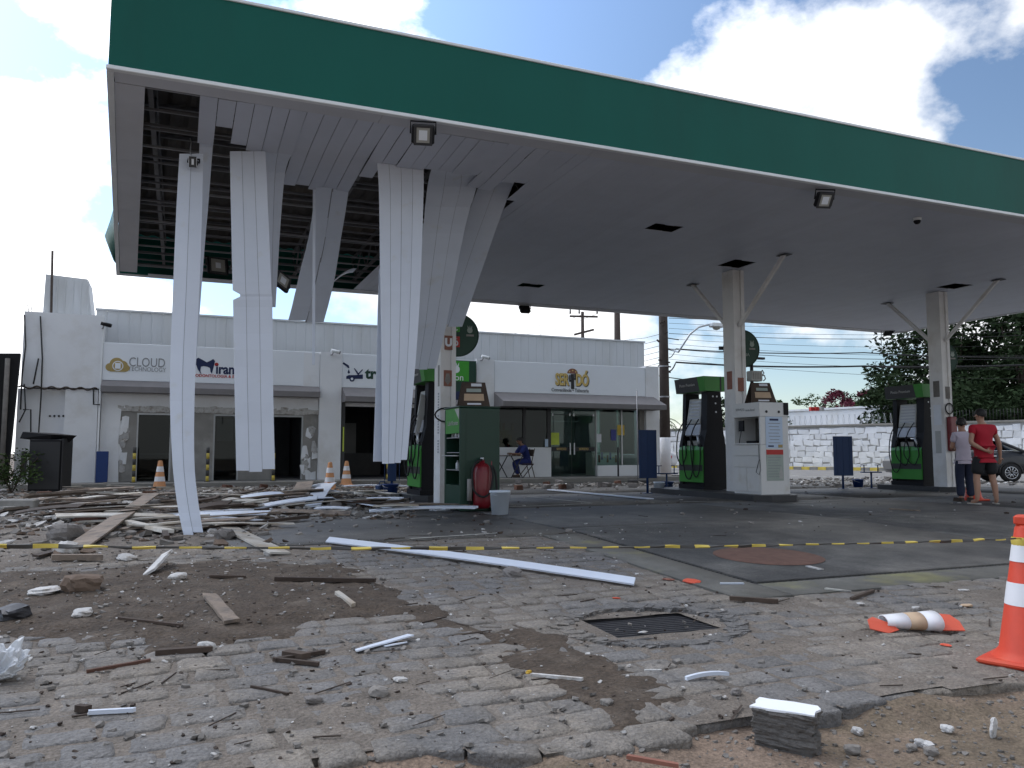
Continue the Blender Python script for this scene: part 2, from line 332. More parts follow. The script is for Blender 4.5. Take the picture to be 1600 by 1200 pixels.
# street
mat('stone_white', (.66,.67,.7), .85, .1, 3.0, .3, 30, rnd=.1); mat('mortar', (.3,.3,.3), .95, .2, 5.); mat('pole', (.07,.055,.048), .9, .2, 6., .3, 40); mat('joint_shade', (.26,.27,.3), .8, .1); mat('wire', (.02,.02,.02), .6, .05); mat('kerb_paint', (.55,.42,.08), .8, .2)
mat('leaf_dark', (.02,.034,.014), .9, .4, 1.2, spec=.1); mat('leaf_mid', (.04,.065,.022), .9, .4, 1.5, spec=.1); mat('leaf_magenta', (.12,.014,.032), .7, .3, 2.); mat('bark', (.06,.045,.035), .95, .3, 8.); mat('palm_leaf', (.06,.09,.03), .7, .3, 2.)
mat('car_grey', (.03,.032,.037), .35, .04, 2., metal=.2, coat=.25); mat('car_white', (.5,.5,.52), .35, .04, coat=.4); mat('chrome', (.55,.56,.58), .2, .05, metal=.9); mat('lamp_glass', (.32,.31,.28), .3, .1); mat('dark_wall', (.012,.012,.013), .9, .3)
mat('skin', (.36,.2,.135), .55, .08); mat('skin_dark', (.18,.095,.06), .55, .08); mat('hair', (.012,.01,.009), .6, .2); mat('shirt_red', (.36,.008,.022), .8, .1, 8.); mat('shirt_white', (.5,.45,.52), .85, .08, 8.); mat('denim', (.018,.024,.05), .85, .2, 12.); mat('shorts_navy', (.016,.018,.05), .85, .15); mat('shorts_black', (.014,.014,.016), .85, .15); mat('blue_cloth', (.012,.022,.12), .85, .15)
# ================================================================== THE GROUND
g = MB()
xs = [-600,-60,-20,20,60,600]; ys = [-200,-20,-5,0,2,4,6,8.7,9.3,24,60,1500]
for y in ys:
    for x in xs: g.v.append(Vector((x,y,gz(x,max(y,-5))-0.14)))
for j in range(len(ys)-1):
    for i in range(len(xs)-1):
        a = j*len(xs)+i; g.f.append([a,a+1,a+1+len(xs),a+len(xs)]); g.sm.append(False)
structure('ground', g, 'earth')
def sheet(xr, yr, zf, step):
    m = MB(); nx = max(1,int((xr[1]-xr[0])/step)); ny = max(1,int((yr[1]-yr[0])/step))
    X = [xr[0]+(xr[1]-xr[0])*i/nx for i in range(nx+1)]; Yv = [yr[0]+(yr[1]-yr[0])*j/ny for j in range(ny+1)]
    for y in Yv:
        for x in X: m.v.append(Vector((x,y,zf(x,y))))
    for j in range(ny):
        for i in range(nx):
            a = j*(nx+1)+i; m.f.append([a,a+1,a+nx+2,a+nx+1]); m.sm.append(True)
    return m
def trim(m, keep):
    f2 = [(f,s) for f,s in zip(m.f,m.sm) if keep(sum((m.v[i] for i in f), Vector())/len(f))]
    used = sorted({i for f,_ in f2 for i in f}); mp_ = {k:i for i,k in enumerate(used)}
    m.v = [m.v[k] for k in used]; m.f = [[mp_[i] for i in f] for f,_ in f2]; m.sm = [s for _,s in f2]
    return m
# edge of the paving: a step down to bare earth in front
EDGE = [gnd(*p) for p in ((-150,1215),(150,1212),(430,1196),(480,1180),(620,1166),(850,1173),(930,1166),(1035,1145),(1100,1126),(1190,1112),(1260,1104),(1340,1099),(1385,1088),(1450,1078),(1600,1064),(1800,1048))]
def yedge(x):
    if x <= EDGE[0].x: return EDGE[0].y
    for a, b in zip(EDGE, EDGE[1:]):
        if a.x <= x <= b.x: return a.y+(b.y-a.y)*(x-a.x)/max(1e-6,b.x-a.x)
    return EDGE[-1].y
def paved(x, y): return y > yedge(x) and ((x < 3.98 and y < 8.72) or y < 5.08)
nz = lambda x,y,s,k=0: noise.noise(Vector((x*s,y*s,k)))
def zsand(x, y): return gz(x,y)-0.0065+0.016*nz(x,y,.9)+0.006*nz(x,y,5.0,3)+0.003*nz(x,y,14.0,5)
sd_ = trim(sheet((-5,13),(2.2,8.8),zsand,0.055), lambda c: paved(c.x,c.y) and inview(c,120) and not (abs(c.x-GR.x) < .52 and abs(c.y-GR.y) < .36)) if False else None
GR = gnd(1017,974)                                 # the drain grate
sd_ = trim(sheet((-5,13),(2.2,8.8),zsand,0.055), lambda c: paved(c.x,c.y) and inview(c,520) and not (abs(c.x-GR.x) < .36 and abs(c.y-GR.y) < .26))
structure('sand_bed', sd_, 'sand')
# bare earth below the step
def zlow(x, y): return gz(x,y)-0.062+.045*sm(.28,.0,abs(y-yedge(x)+.02))*sm(-.25,.35,nz(x,y,1.9,21))+0.02*nz(x,y,1.6,7)+0.012*nz(x,y,6.0,9)
lo = trim(sheet((-4,9),(0.4,4.6),zlow,0.05), lambda c: c.y < yedge(c.x)+.12 and inview(c,520))
structure('dirt_verge', lo, 'red_earth')
# granite setts
pav = thing('cobble_paving', None, None); tag(pav, kind='structure')
stones = []
y = 2.1; row = 0
while y < 8.75:
    dep = random.uniform(.185,.235); x = -5+random.uniform(0,.3); row += 1
    while x < 13:
        ln = random.uniform(.2,.33); cx, cy = x+ln/2, y+dep/2
        yy = cy+0.10*math.sin(cx*.55)+0.05*math.sin(cx*1.7+1)
        if paved(cx,yy) and inview((cx,yy,gz(cx,yy)),500) and not (abs(cx-GR.x) < .55 and abs(yy-GR.y) < .38): stones.append((cx,yy,ln,dep))
        x += ln
    y += dep
stones.sort(key=lambda s: proj((s[0],s[1],gz(s[0],s[1])))[2]+(0 if inview((s[0],s[1],gz(s[0],s[1])),20) else 50))
def stone_mesh(mb, cx, cy, ln, dep):
    z = gz(cx,cy)+random.uniform(-.006,.006); g_ = random.uniform(.005,.013); rot = 0.055*math.cos(cx*.55); q = []
    for sx, sy in ((-1,-1),(1,-1),(1,1),(-1,1)):
        a2, b2 = sx*(ln/2-g_)+random.uniform(-.018,.018), sy*(dep/2-g_)+random.uniform(-.014,.014); q.append(Vector((cx+a2-b2*rot,cy+b2+a2*rot,0)))
    mb.sett(q, 0, z, .04+random.gauss(0,.012))
rest = MB()
for i, s_ in enumerate(stones):
    if i < 300:
        mb = MB(); stone_mesh(mb, *s_); mb.build('paving_stone','cobble',pav)
    else: stone_mesh(rest, *s_)
tag(rest.build('paving_stones_beyond','cobble',pav), kind='stuff')
# ragged kerb stones along the step
kb = thing('paving_edge', None, None); tag(kb, kind='structure')
def along(pl, d):
    out = []
    for a, b in zip(pl, pl[1:]):
        n_ = max(1,int((b-a).length/d)); out += [a+(b-a)*k/n_ for k in range(n_)]
    return out+[pl[-1]]
ep = [p+Vector((random.uniform(-.08,.08),random.uniform(-.02,.02),0)) for p in along(EDGE, .26)]
for a, b in zip(ep, ep[1:]):
    if (b-a).length < .05 or not (inview(a,400) or inview(b,400)): continue
    t = (b-a).normalized(); n_ = Vector((-t.y,t.x,0)); q = [a+t*.008, b-t*.008]; mb = MB()
    o1, o2 = random.uniform(-.04,.03), random.uniform(-.04,.03); d1 = random.uniform(.08,.16); dz = random.uniform(-.012,.003)
    base = [q[0]+n_*o1, q[1]+n_*o2, q[1]+n_*d1, q[0]+n_*d1]; zc = sum(p.z for p in base)/4
    mb.sett([Vector((p.x,p.y,0)) for p in base], 0, zc+dz, .04+random.gauss(0,.02))
    mb.build('edge_stone','cobble',kb)
# forecourt slabs
fc = thing('forecourt', None, None); tag(fc, kind='structure')
def slab(x0,x1,y0,y1,name='concrete_slab',mat_='concrete',parent=fc,dz=0.0):
    g_ = .007; x0 += g_; x1 -= g_; y0 += g_; y1 -= g_; m = MB()
    yy = [y0]+[v for v in [5.5+.25*k for k in range(17)] if y0 < v < y1]+[y1]; n_ = len(yy)
    for yv in yy:
        for x in (x0,x1): m.v.append(Vector((x,yv,gz(x,yv)+dz)))
    for j in range(n_-1): m.f.append([2*j,2*j+1,2*j+3,2*j+2]); m.sm.append(True)
    b0 = len(m.v)
    for yv in yy:
        for x in (x0,x1): m.v.append(Vector((x,yv,gz(x,yv)-.12)))
    for j in range(n_-1):
        m.f += [[2*j,2*j+2,b0+2*j+2,b0+2*j],[2*j+1,b0+2*j+1,b0+2*j+3,2*j+3]]; m.sm += [False]*2
    m.f += [[0,b0,b0+1,1],[2*n_-2,2*n_-1,b0+2*n_-1,b0+2*n_-2]]; m.sm += [False]*2
    return m.build(name, mat_, parent)
XL = [-16,-10,-5,0,4.49]; XRt = [4.55,9,13.5,18,20.6]
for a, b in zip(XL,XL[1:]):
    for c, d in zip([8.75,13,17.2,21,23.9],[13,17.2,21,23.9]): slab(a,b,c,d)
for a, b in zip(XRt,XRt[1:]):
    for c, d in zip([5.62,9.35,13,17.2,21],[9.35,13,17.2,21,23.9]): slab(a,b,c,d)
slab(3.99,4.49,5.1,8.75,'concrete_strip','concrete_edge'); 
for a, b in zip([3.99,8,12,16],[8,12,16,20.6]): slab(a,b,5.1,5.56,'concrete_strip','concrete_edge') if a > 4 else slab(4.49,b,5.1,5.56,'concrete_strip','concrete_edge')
ch = MB()
for k in range(60):
    yv = 5.56+k*.06
    if yv < 9.2: ch.box(4.485,4.555,yv,yv+.035,gz(0,yv)-.05,gz(0,yv)-.012)
for k in range(260):
    x = 4.5+k*.06; ch.box(x,x+.035,5.555,5.625,gz(0,5.6)-.05,gz(0,5.6)-.012)
ch.build('channel_grating','channel',fc)
def stripe(p, q, w_, name='painted_line', mat_='line_paint', dz=.004):
    a = gnd(*p); b = gnd(*q); t = (b-a).normalized(); n_ = Vector((-t.y,t.x,0))*w_/2; m = MB()
    m.add([v+Vector((0,0,dz)) for v in (a-n_,b-n_,b+n_,a+n_)], [(0,1,2,3)]); m.build(name, mat_, fc)
for p, q in (((815,775),(925,786)),((925,787),(780,793)),((1040,783),(1130,785)),((1240,787),(1320,781)),((1245,772),(1330,770)),((640,842),(780,833))): stripe(p,q,.07)
mh = gnd(1200,869); m = MB(); m.lathe([(0,.012),(.50,.012),(.53,.008),(.545,.004)], (0,0,0), 40); 
for v in m.v: v += mh+Vector((0,0,gz(mh.x,mh.y+v.y)-gz(mh.x,mh.y)))
tag(single('manhole_cover', m, 'manhole', 'large round rusty red tank cover set in the forecourt', 'manhole cover'))
# drain grate sunk in the cobbles
dr = thing('drain_grate','rectangular iron drain grate sunk in the cobbles','drain grate', (GR.x,GR.y,gz(GR.x,GR.y)-.03), R(-4)); dr.scale = (.92,.92,1)
m = MB(); m.box(-.52,.52,-.36,-.32,-.05,.012).box(-.52,.52,.32,.36,-.05,.012).box(-.52,-.48,-.32,.32,-.05,.012).box(.48,.52,-.32,.32,-.05,.012); m.build('frame','iron',dr)
for k in range(11): MB().bbox(-.478,.478,-.30+k*.056,-.275+k*.056,-.04,.008,.004).build('bar','iron',dr)
MB().box(-.5,.5,-.34,.34,-.09,-.07).build('pit','black_void',dr)
m = MB()
for k in range(70):
    a = k/70*6.283; rx = .62+.08*nz(math.cos(a),math.sin(a),2); 
    m.chunk((GR.x+rx*math.cos(a)*.98, GR.y+.5*math.sin(a)*.95, gz(GR.x,GR.y+.5*math.sin(a))-.012), .15,.1,.034, jit=.2, tilt=.1)
tag(m.build('grate_surround','cobble',pav), kind='stuff')
# heaps of soil spilled over the paving
HEAPS = []
def heap(name, lab, pxs, h, mat_, k):
    P = [gnd(*p) for p in pxs]; x0 = min(p.x for p in P)-.2; x1 = max(p.x for p in P)+.2; y0 = min(p.y for p in P)-.2; y1 = max(p.y for p in P)+.2
    def dist(x,y):
        ins = False; dm = 9
        for a, b in zip(P, P[1:]+P[:1]):
            if (a.y > y) != (b.y > y) and x < (b.x-a.x)*(y-a.y)/(b.y-a.y)+a.x: ins = not ins
            ab = Vector((b.x-a.x,b.y-a.y)); t = max(0,min(1,((x-a.x)*ab.x+(y-a.y)*ab.y)/max(1e-9,ab.length_squared)))
            dm = min(dm, math.hypot(x-a.x-ab.x*t, y-a.y-ab.y*t))
        return dm if ins else -dm
    def zf(x,y): 
        d = dist(x,y)+.3*nz(x,y,1.3,k)+.16*nz(x,y,4,k+2)+.06*nz(x,y,12,k+4); return gz(x,y)-.03+h*sm(-.08,.6,d)+(.012*nz(x,y,7,k)+.008*nz(x,y,20,k))*sm(0,.3,d)+.038*sm(-.15,.2,d)
    HEAPS.append((x0,x1,y0,y1,zf))
    m = trim(sheet((x0,x1),(y0,y1),zf,.045), lambda c: c.z > gz(c.x,c.y)-.028)
    o = m.build(name, mat_); return tag(o, lab, 'soil', kind='stuff')
heap('soil_patch','dark brown soil spilled over the cobbles on the left', ((-60,900),(120,890),(330,876),(520,880),(630,922),(715,958),(560,978),(420,988),(300,1003),(150,1004),(-60,985)), .035, 'dirt', 1)
heap('soil_patch','brown soil patch below the drain grate', ((800,985),(870,990),(940,1000),(1010,1045),(1045,1090),(1005,1135),(925,1128),(855,1075),(815,1020)), .006, 'dirt', 5)
heap('soil_patch','thin brown soil streak between the left soil and the drain grate', ((640,945),(720,962),(800,985),(850,1005),(800,1012),(700,985),(620,975)), .0, 'dirt', 12)
heap('dust_layer','grey brown dust and fine debris spread before the shops', ((-60,765),(120,757),(420,757),(640,760),(600,790),(480,812),(380,840),(300,872),(120,884),(-80,890)), .012, 'sand', 8)
def gtop(x, y):
    z = gz(x,y)
    for a,b,c,d,f in HEAPS:
        if a < x < b and c < y < d: z = max(z, f(x,y))
    return z
# the street and pavement beyond
rd = sheet((20.62,90),(-10,140),lambda x,y: -.03,10); structure('road', rd, 'road')
rk = MB().bbox(20.60,20.75,5.2,24,-.1,.015,.02); structure('road_kerb', rk, 'pavement')
m = MB().box(24.6,24.75,0,60,-.03,-.024); structure('road_line', m, 'line_paint')
sw = MB(); sw.bbox(-4.6,16.3,23.92,25.2,-.1,.15,.02); structure('shop_pavement', sw, 'pavement')

# ================================================================== THE CANOPY
Z0 = 5.0; XA, XB, YA, YB = -.82, 22.35, 9.2, 20.15
XL_ = lambda y: XA-.055*(y-YA)                     # the left side of the canopy runs slightly outwards
cnp = thing('filling_station_canopy','large flat filling station canopy with green fascia and torn white ceiling','canopy',(11,14.6,0))
def part(name, mb, mat_, parent, label=None): return mb.build(name, mat_, parent, world=True, label=label)
part('fascia', MB().box(XA,XB,YA,YA+.06,Z0+.035,6.0), 'green_board', cnp)
part('fascia', MB().box(XL_(YB),XB,YB-.06,YB,Z0+.035,6.0), 'green_board', cnp)
part('fascia', MB().box(XB-.06,XB,YA+.062,YB-.062,Z0+.035,6.0), 'green_board', cnp)
m = MB(); n_ = 26                                   # left fascia, buckled outwards at its far end
for i in range(n_+1):
    t = i/n_; yv = YA+.062+(YB-YA-.124)*t; b = .22*math.exp(-((t-.86)/.1)**2)+.03*math.sin(t*17)*t
    for (dx,z) in ((-b*.3,Z0+.035+.12*math.exp(-((t-.97)/.05)**2)),(-b,5.45),(-b*.4,6.0)): m.v.append(Vector((XL_(yv)+dx,yv,z)))
for i in range(n_):
    for k in range(2): m.f.append([3*i+k,3*i+k+1,3*i+k+4,3*i+k+3]); m.sm.append(True)
o = part('fascia', m, 'green_board', cnp); md = o.modifiers.new('solid','SOLIDIFY'); md.thickness = .03
part('trim', MB().bbox(XA-.02,XB+.02,YA-.025,YA+.05,Z0-.012,Z0+.033,.006), 'trim_white', cnp)
part('trim', MB().bbox(XA-.02,XB+.02,YA-.02,YA+.08,6.002,6.04,.006), 'trim_white', cnp)
part('trim', MB().prism([(XA-.02,YA+.055),(XA+.05,YA+.055),(XL_(YB)+.05,YB-.055),(XL_(YB)-.02,YB-.055)],Z0-.012,Z0+.033,'z'), 'trim_white', cnp)
part('trim', MB().bbox(XL_(YB)-.02,XB+.02,YB-.05,YB+.02,Z0-.012,Z0+.033,.006), 'trim_white', cnp)
part('trim', MB().bbox(XB-.05,XB+.02,YA+.055,YB-.055,Z0-.012,Z0+.033,.006), 'trim_white', cnp)
bd = .28
for k in range(8):                                 # border boards round the ceiling
    x0 = (XA+.045 if k == 0 else XA+.07+k*2.89); x1 = min(XA+.07+(k+1)*2.89-.005, XB-.07)
    part('border_board', MB().box(x0,x1,YA+.065,YA+.065+bd-.02,Z0,Z0+.012), 'soffit_border', cnp)
    part('border_board', MB().box(x0,x1,YB-.06-bd,YB-.065,Z0,Z0+.012), 'soffit_border', cnp)
for k in range(4):
    y0 = YA+.065+bd+k*2.55; y1 = min(y0+2.545, YB-.07-bd)
    part('border_board', MB().prism([(XL_(y0)+.055,y0),(XL_(y0)+.36+.004*(y0-YA),y0),(XL_(y1)+.36+.004*(y1-YA),y1),(XL_(y1)+.055,y1)],Z0,Z0+.012,'z'), 'soffit_border', cnp)
holes = []
for (px_,py_,sx,sy) in ((1040,358,.62,.42),(1148,413,.6,.62),(1490,448,.55,.55),(830,447,.5,.4)):
    p = atz(px_,py_,Z0); holes.append((p.x-sx/2,p.x+sx/2,p.y-sy/2,p.y+sy/2))
SY0, SY1 = YA+.065+bd+.005, YB-.07-bd-.005
def slat_spans(x):
    if x < .08: return []
    if x < .30: return [(SY0,10.9)]
    if x < .50: return [(SY0,10.35)]
    if x < .72: return [(SY0,10.8)]
    if x < 1.33: return [(SY0,10.95)]
    if x < 2.3: return [(SY0,12.2+.25*nz(x,0,3))]
    if x < 2.5: return [(SY0,11.4)]
    if x < 3.15: return [(SY0,10.8)]
    if x < 3.85: return [(SY0,10.75)]
    if x < 4.20: return [(SY0,11.25),(13.0,SY1)]
    if x < 4.62: return [(SY0,10.85),(13.6,SY1)]
    if x < 4.9: return [(SY0,11.6),(12.5,SY1)]
    return [(SY0,SY1)]
x = .09
while x < XB-.12:
    xe = min(x+.2, XB-.08); xc = (x+xe)/2
    sp = slat_spans(xc)
    for h in holes:
        if h[0] < xc < h[1]:
            s2 = []
            for a, b in sp: s2 += [(a,h[2]+random.uniform(-.03,.03)),(h[3]+random.uniform(-.03,.03),b)] if a < h[2] and b > h[3] else [(a,b)]
            sp = s2
    dz = random.uniform(0,.003) if xc < 5 else 0
    for a, b in sp:
        if xc < 5:
            m = MB(); n_ = max(2,int((b-a)/.3))
            for i in range(n_+1):
                yv = a+(b-a)*i/n_; zz = Z0+.01+dz-(.10*sm(b-1.6,b,yv)*(1 if b < 14 else 0))*(.5+.5*random.random()*0+.5*nz(xc,0,4))
                for (q,zq) in ((x+.004,0),(xe-.004,0),(xe-.004,.012),(x+.004,.012)): m.v.append(Vector((q,yv,zz+zq)))
            for i in range(n_):
                for k in range(4): m.f.append([4*i+k,4*i+(k+1)%4,4*i+4+(k+1)%4,4*i+4+k]); m.sm.append(False)
            m.f += [[0,1,2,3],[4*n_+3,4*n_+2,4*n_+1,4*n_]]; m.sm += [False]*2
        else: m = MB().box(x+.0012,xe-.0012,a,b,Z0+.01+dz,Z0+.022+dz)
        part('ceiling_slat', m, 'soffit', cnp)
    x += .2
# roof and steel over the torn ceiling
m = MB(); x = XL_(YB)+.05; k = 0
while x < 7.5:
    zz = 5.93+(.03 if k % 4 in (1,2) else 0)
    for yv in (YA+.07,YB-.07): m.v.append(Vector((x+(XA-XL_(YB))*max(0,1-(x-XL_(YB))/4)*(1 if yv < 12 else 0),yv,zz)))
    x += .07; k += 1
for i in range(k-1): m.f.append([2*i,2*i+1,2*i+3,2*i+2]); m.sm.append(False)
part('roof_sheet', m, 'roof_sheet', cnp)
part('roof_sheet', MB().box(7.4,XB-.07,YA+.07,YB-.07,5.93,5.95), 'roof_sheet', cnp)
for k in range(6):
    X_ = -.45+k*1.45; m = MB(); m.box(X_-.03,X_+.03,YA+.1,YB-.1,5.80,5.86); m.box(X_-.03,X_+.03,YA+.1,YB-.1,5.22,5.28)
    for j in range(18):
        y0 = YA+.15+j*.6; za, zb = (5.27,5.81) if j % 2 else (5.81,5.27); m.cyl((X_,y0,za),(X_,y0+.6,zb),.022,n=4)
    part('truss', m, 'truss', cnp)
for j in range(9):
    yv = YA+.6+j*1.2; m = MB(); m.box(XL_(yv)+.1,7.4,yv-.025,yv+.025,5.87,5.92); m.box(XL_(yv)+.1,7.4,yv-.02,yv+.02,5.12,5.15); part('purlin', m, 'truss', cnp)
for j in range(16):
    yv = YA+.5+j*.64; part('ceiling_batten', MB().box(XL_(yv)+.3,4.6,yv-.015,yv+.015,5.06,5.09), 'grey_metal' if j % 3 == 0 else 'truss', cnp)
# columns with braces and stickers
def sticker(x, z, col_, sz, sh, yface, mat_, mark=None):
    s_ = part('sticker', MB().box(x-sz/2,x+sz/2,yface-.004,yface-.001,z-sh/2,z+sh/2), mat_, col_)
CX = (4.48,11.2,17.5); CY = 14.38
BR = {0:None, 1:((1065,443),(1228,397)), 2:((1390,478),(1580,443))}
for i, cx in enumerate(CX):
    m = MB(); m.box(cx,cx+.09,CY,CY+.38,0,Z0).box(cx+.21,cx+.3,CY,CY+.38,0,Z0).box(cx+.091,cx+.209,CY+.03,CY+.35,0,Z0)
    c = part('column', m, 'column', cnp)
    ends = [Vector((cx+.15,16.1,Z0)),Vector((cx+.15,12.9,Z0))]
    for k, e in enumerate(ends):
        sy = CY+.38 if k == 0 else CY
        part('brace', MB().tube([(e.x,sy,3.75),(e.x,e.y,Z0+.01)], .05, 4, False), 'column', c)
        part('brace_plate', MB().box(e.x-.1,e.x+.1,e.y-.13,e.y+.13,Z0-.012,Z0-.004), 'iron', c)
    if i == 0:
        sticker(cx+.15,3.02,c,.16,.27,CY,'poster_brown'); text('U',.2,(cx+.15,CY-.006,3.02),'paper',c,name='sticker_mark',bold=.012)
        sticker(cx+.14,2.35,c,.16,.3,CY,'poster_brown'); part('sticker_mark', MB().prism([(cx+.08,2.3),(cx+.14,2.22),(cx+.2,2.3),(cx+.17,2.44),(cx+.11,2.44)],CY-.008,CY-.005), 'rubble_grey', c)
        m = MB(); m.box(cx-.004,cx-.001,CY+.06,CY+.16,2.2,2.6); part('sticker', m, 'cement', c)
        m = MB()
        for k in range(22):
            if k not in (5,6,14): m.box(cx-.004,cx-.001,CY+.08,CY+.15,.95+k*.052,.985+k*.052)
        part('painted_letters', m, 'sign_grey', c)
    else:
        sticker(cx+.15,2.45,c,.16,.3,CY,'poster_brown' if i == 1 else 'rubble_grey')
        m = MB().box(cx-.004,cx-.001,CY+.1,CY+.28,2.35,2.75); part('sticker', m, 'poster_brown' if i == 1 else 'rubble_grey', c)
        if i == 2:
            part('sticker', MB().box(cx-.004,cx-.001,CY+.08,CY+.3,1.65,2.15), 'paper', c); part('sticker', MB().box(cx-.004,cx-.001,CY+.12,CY+.28,.95,1.5), 'interior_light', c)
            part('extinguisher_box', MB().bbox(cx+.05,cx+.27,CY-.14,CY-.002,1.0,1.85,.02), 'red_paint', c)
            ring = [(cx+.15+.13*math.cos(a),CY-.03,2.05+.13*math.sin(a)) for a in [k*6.283/16 for k in range(17)]]; part('hook_ring', MB().tube(ring,.016,5), 'black_rubber', c)
ring = [(CX[0]+.12+.22*math.cos(a),CY-.05-.05*math.cos(a),1.66+.13*math.sin(a)) for a in [k*6.283/18 for k in range(19)]]
single('hose_ring', MB().tube(ring,.016,5), 'black_rubber', 'black hose loop hung on the column beside the green cabinet', 'hose')

# ------------------------------------------------------------------ strips of ceiling that hang down
def cat(rows, n):
    P = [rows[0]]+rows+[rows[-1]]; out = []
    for i in range(1,len(P)-2):
        for k in range(n):
            t = k/n; out.append(tuple(.5*((2*P[i][j])+(-P[i-1][j]+P[i+1][j])*t+(2*P[i-1][j]-5*P[i][j]+4*P[i+1][j]-P[i+2][j])*t*t+(-P[i-1][j]+3*P[i][j]-3*P[i+1][j]+P[i+2][j])*t**3) for j in (0,1)))
    return out+[rows[-1]]
def strips(name, lab, rows, n, mat_='pvc', cut=None, group='ceiling strips hanging from the canopy', wav=.001, notch=None):
    rr = []
    for r_ in rows:
        if r_[0] == 's': rr.append((Vector((r_[1],r_[3],Z0+.004)),Vector((r_[2],r_[3],Z0+.004))))
        else: rr.append((at(r_[0],r_[2],r_[3]+(r_[4] if len(r_) > 4 else 0)),at(r_[1],r_[2],r_[3])))
    cc = cat(rr, 5); base = (cc[-1][0]+cc[-1][1])/2
    t_ = thing(name, lab, 'ceiling strip', base, 0, group)
    crease = [random.gauss(0,.0025) for _ in cc]
    for s_ in range(n):
        u0, u1 = s_/n, (s_+1)/n; m = MB(); K = len(cc); last = K if not cut else K-cut[s_]; ln_off = random.uniform(-.002,.002)
        rows_ = list(cc[:last]); ex = random.uniform(-.07,.05)
        dl = (rows_[-1][0]-rows_[-2][0]).normalized()*ex; rows_[-1] = (rows_[-1][0]+dl+dl*random.uniform(-.4,.4), rows_[-1][1]+dl)
        for i, (L,R_) in enumerate(rows_):
            wv = (R_-L); w_ = wv.length; tg = (cc[min(i+1,K-1)][0]-cc[max(i-1,0)][0]).normalized(); nn = wv.cross(tg).normalized()
            a = L+wv*u0+wv.normalized()*.0025; b = L+wv*u1-wv.normalized()*.0025; off = nn*(wav*math.sin(i*.8+s_*2.1)+ln_off+crease[i])
            if notch and s_ == 0 and notch[0] <= i <= notch[1]: a = L+wv*(u0+(u1-u0)*.55)
            for q in (a+off,b+off,b+off+nn*.012,a+off+nn*.012): m.v.append(q)
            mid = (a+b)/2+off-nn*.0
        n2 = len(rows_)-1
        for i in range(n2):
            for k in range(4): m.f.append([4*i+k,4*i+(k+1)%4,4*i+4+(k+1)%4,4*i+4+k]); m.sm.append(False)
        m.f += [[0,1,2,3],[4*n2+3,4*n2+2,4*n2+1,4*n2]]; m.sm += [False]*2
        part('slat', m, mat_, t_)
        if s_:  # ribbon backing each seam, coloured darker to stand for shade in the groove
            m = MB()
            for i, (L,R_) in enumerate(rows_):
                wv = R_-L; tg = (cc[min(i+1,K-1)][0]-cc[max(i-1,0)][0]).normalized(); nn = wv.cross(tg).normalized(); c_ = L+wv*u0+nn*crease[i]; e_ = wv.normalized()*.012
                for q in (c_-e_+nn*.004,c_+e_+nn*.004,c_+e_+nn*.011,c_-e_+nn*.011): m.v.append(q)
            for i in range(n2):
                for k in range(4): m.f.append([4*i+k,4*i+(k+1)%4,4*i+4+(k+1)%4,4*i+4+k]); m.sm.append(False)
            part('groove_shade', m, 'joint_shade', t_)
    return t_
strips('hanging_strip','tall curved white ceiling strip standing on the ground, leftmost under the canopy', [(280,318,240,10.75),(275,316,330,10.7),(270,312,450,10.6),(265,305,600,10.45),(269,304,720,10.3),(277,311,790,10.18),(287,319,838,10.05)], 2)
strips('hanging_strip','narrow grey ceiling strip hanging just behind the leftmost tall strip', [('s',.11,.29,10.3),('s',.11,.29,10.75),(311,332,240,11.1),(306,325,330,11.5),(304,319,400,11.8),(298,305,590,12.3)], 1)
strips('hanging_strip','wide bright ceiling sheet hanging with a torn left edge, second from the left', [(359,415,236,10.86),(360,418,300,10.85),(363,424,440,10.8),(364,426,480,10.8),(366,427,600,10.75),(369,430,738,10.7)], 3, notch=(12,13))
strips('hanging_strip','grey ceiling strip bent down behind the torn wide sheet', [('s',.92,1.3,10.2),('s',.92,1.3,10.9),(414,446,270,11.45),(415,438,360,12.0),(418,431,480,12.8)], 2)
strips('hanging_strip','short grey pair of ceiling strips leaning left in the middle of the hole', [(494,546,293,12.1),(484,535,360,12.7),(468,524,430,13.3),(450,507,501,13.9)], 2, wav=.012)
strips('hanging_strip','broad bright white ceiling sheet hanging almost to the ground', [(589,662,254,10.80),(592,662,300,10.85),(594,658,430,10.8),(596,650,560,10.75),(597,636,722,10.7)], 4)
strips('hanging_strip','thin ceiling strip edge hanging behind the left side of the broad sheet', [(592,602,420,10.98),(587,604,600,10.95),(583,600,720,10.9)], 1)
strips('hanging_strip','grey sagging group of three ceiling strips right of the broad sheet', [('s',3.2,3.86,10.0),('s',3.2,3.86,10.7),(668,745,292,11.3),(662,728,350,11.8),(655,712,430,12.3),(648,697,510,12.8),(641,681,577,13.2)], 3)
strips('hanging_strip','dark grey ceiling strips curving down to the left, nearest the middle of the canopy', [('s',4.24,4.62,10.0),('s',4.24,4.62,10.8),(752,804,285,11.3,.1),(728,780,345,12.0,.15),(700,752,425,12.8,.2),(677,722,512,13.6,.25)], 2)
m = MB(); a = at(491,296,12.05); b = at(490,570,11.9); m.box(-.02,.02,-.004,.004,0,1); 
for v in m.v: v.z, v.x, v.y = (b+(a-b)*v.z).z, (b+(a-b)*v.z).x+v.x, (b+(a-b)*v.z).y+v.y
single('hanging_strip',m,'pvc','thin white strip dangling from the hole between the ceiling sheets','ceiling strip','ceiling strips hanging from the canopy')
m = MB()
for i in range(9):
    t = i/8; p = at(512+42*t,448-26*math.sin(t*1.6),16.0); 
    for q in (-.12,.12): m.v.append(p+Vector((0,q*1.6,.0)))
for i in range(8): m.f.append([2*i,2*i+1,2*i+3,2*i+2]); m.sm.append(True)
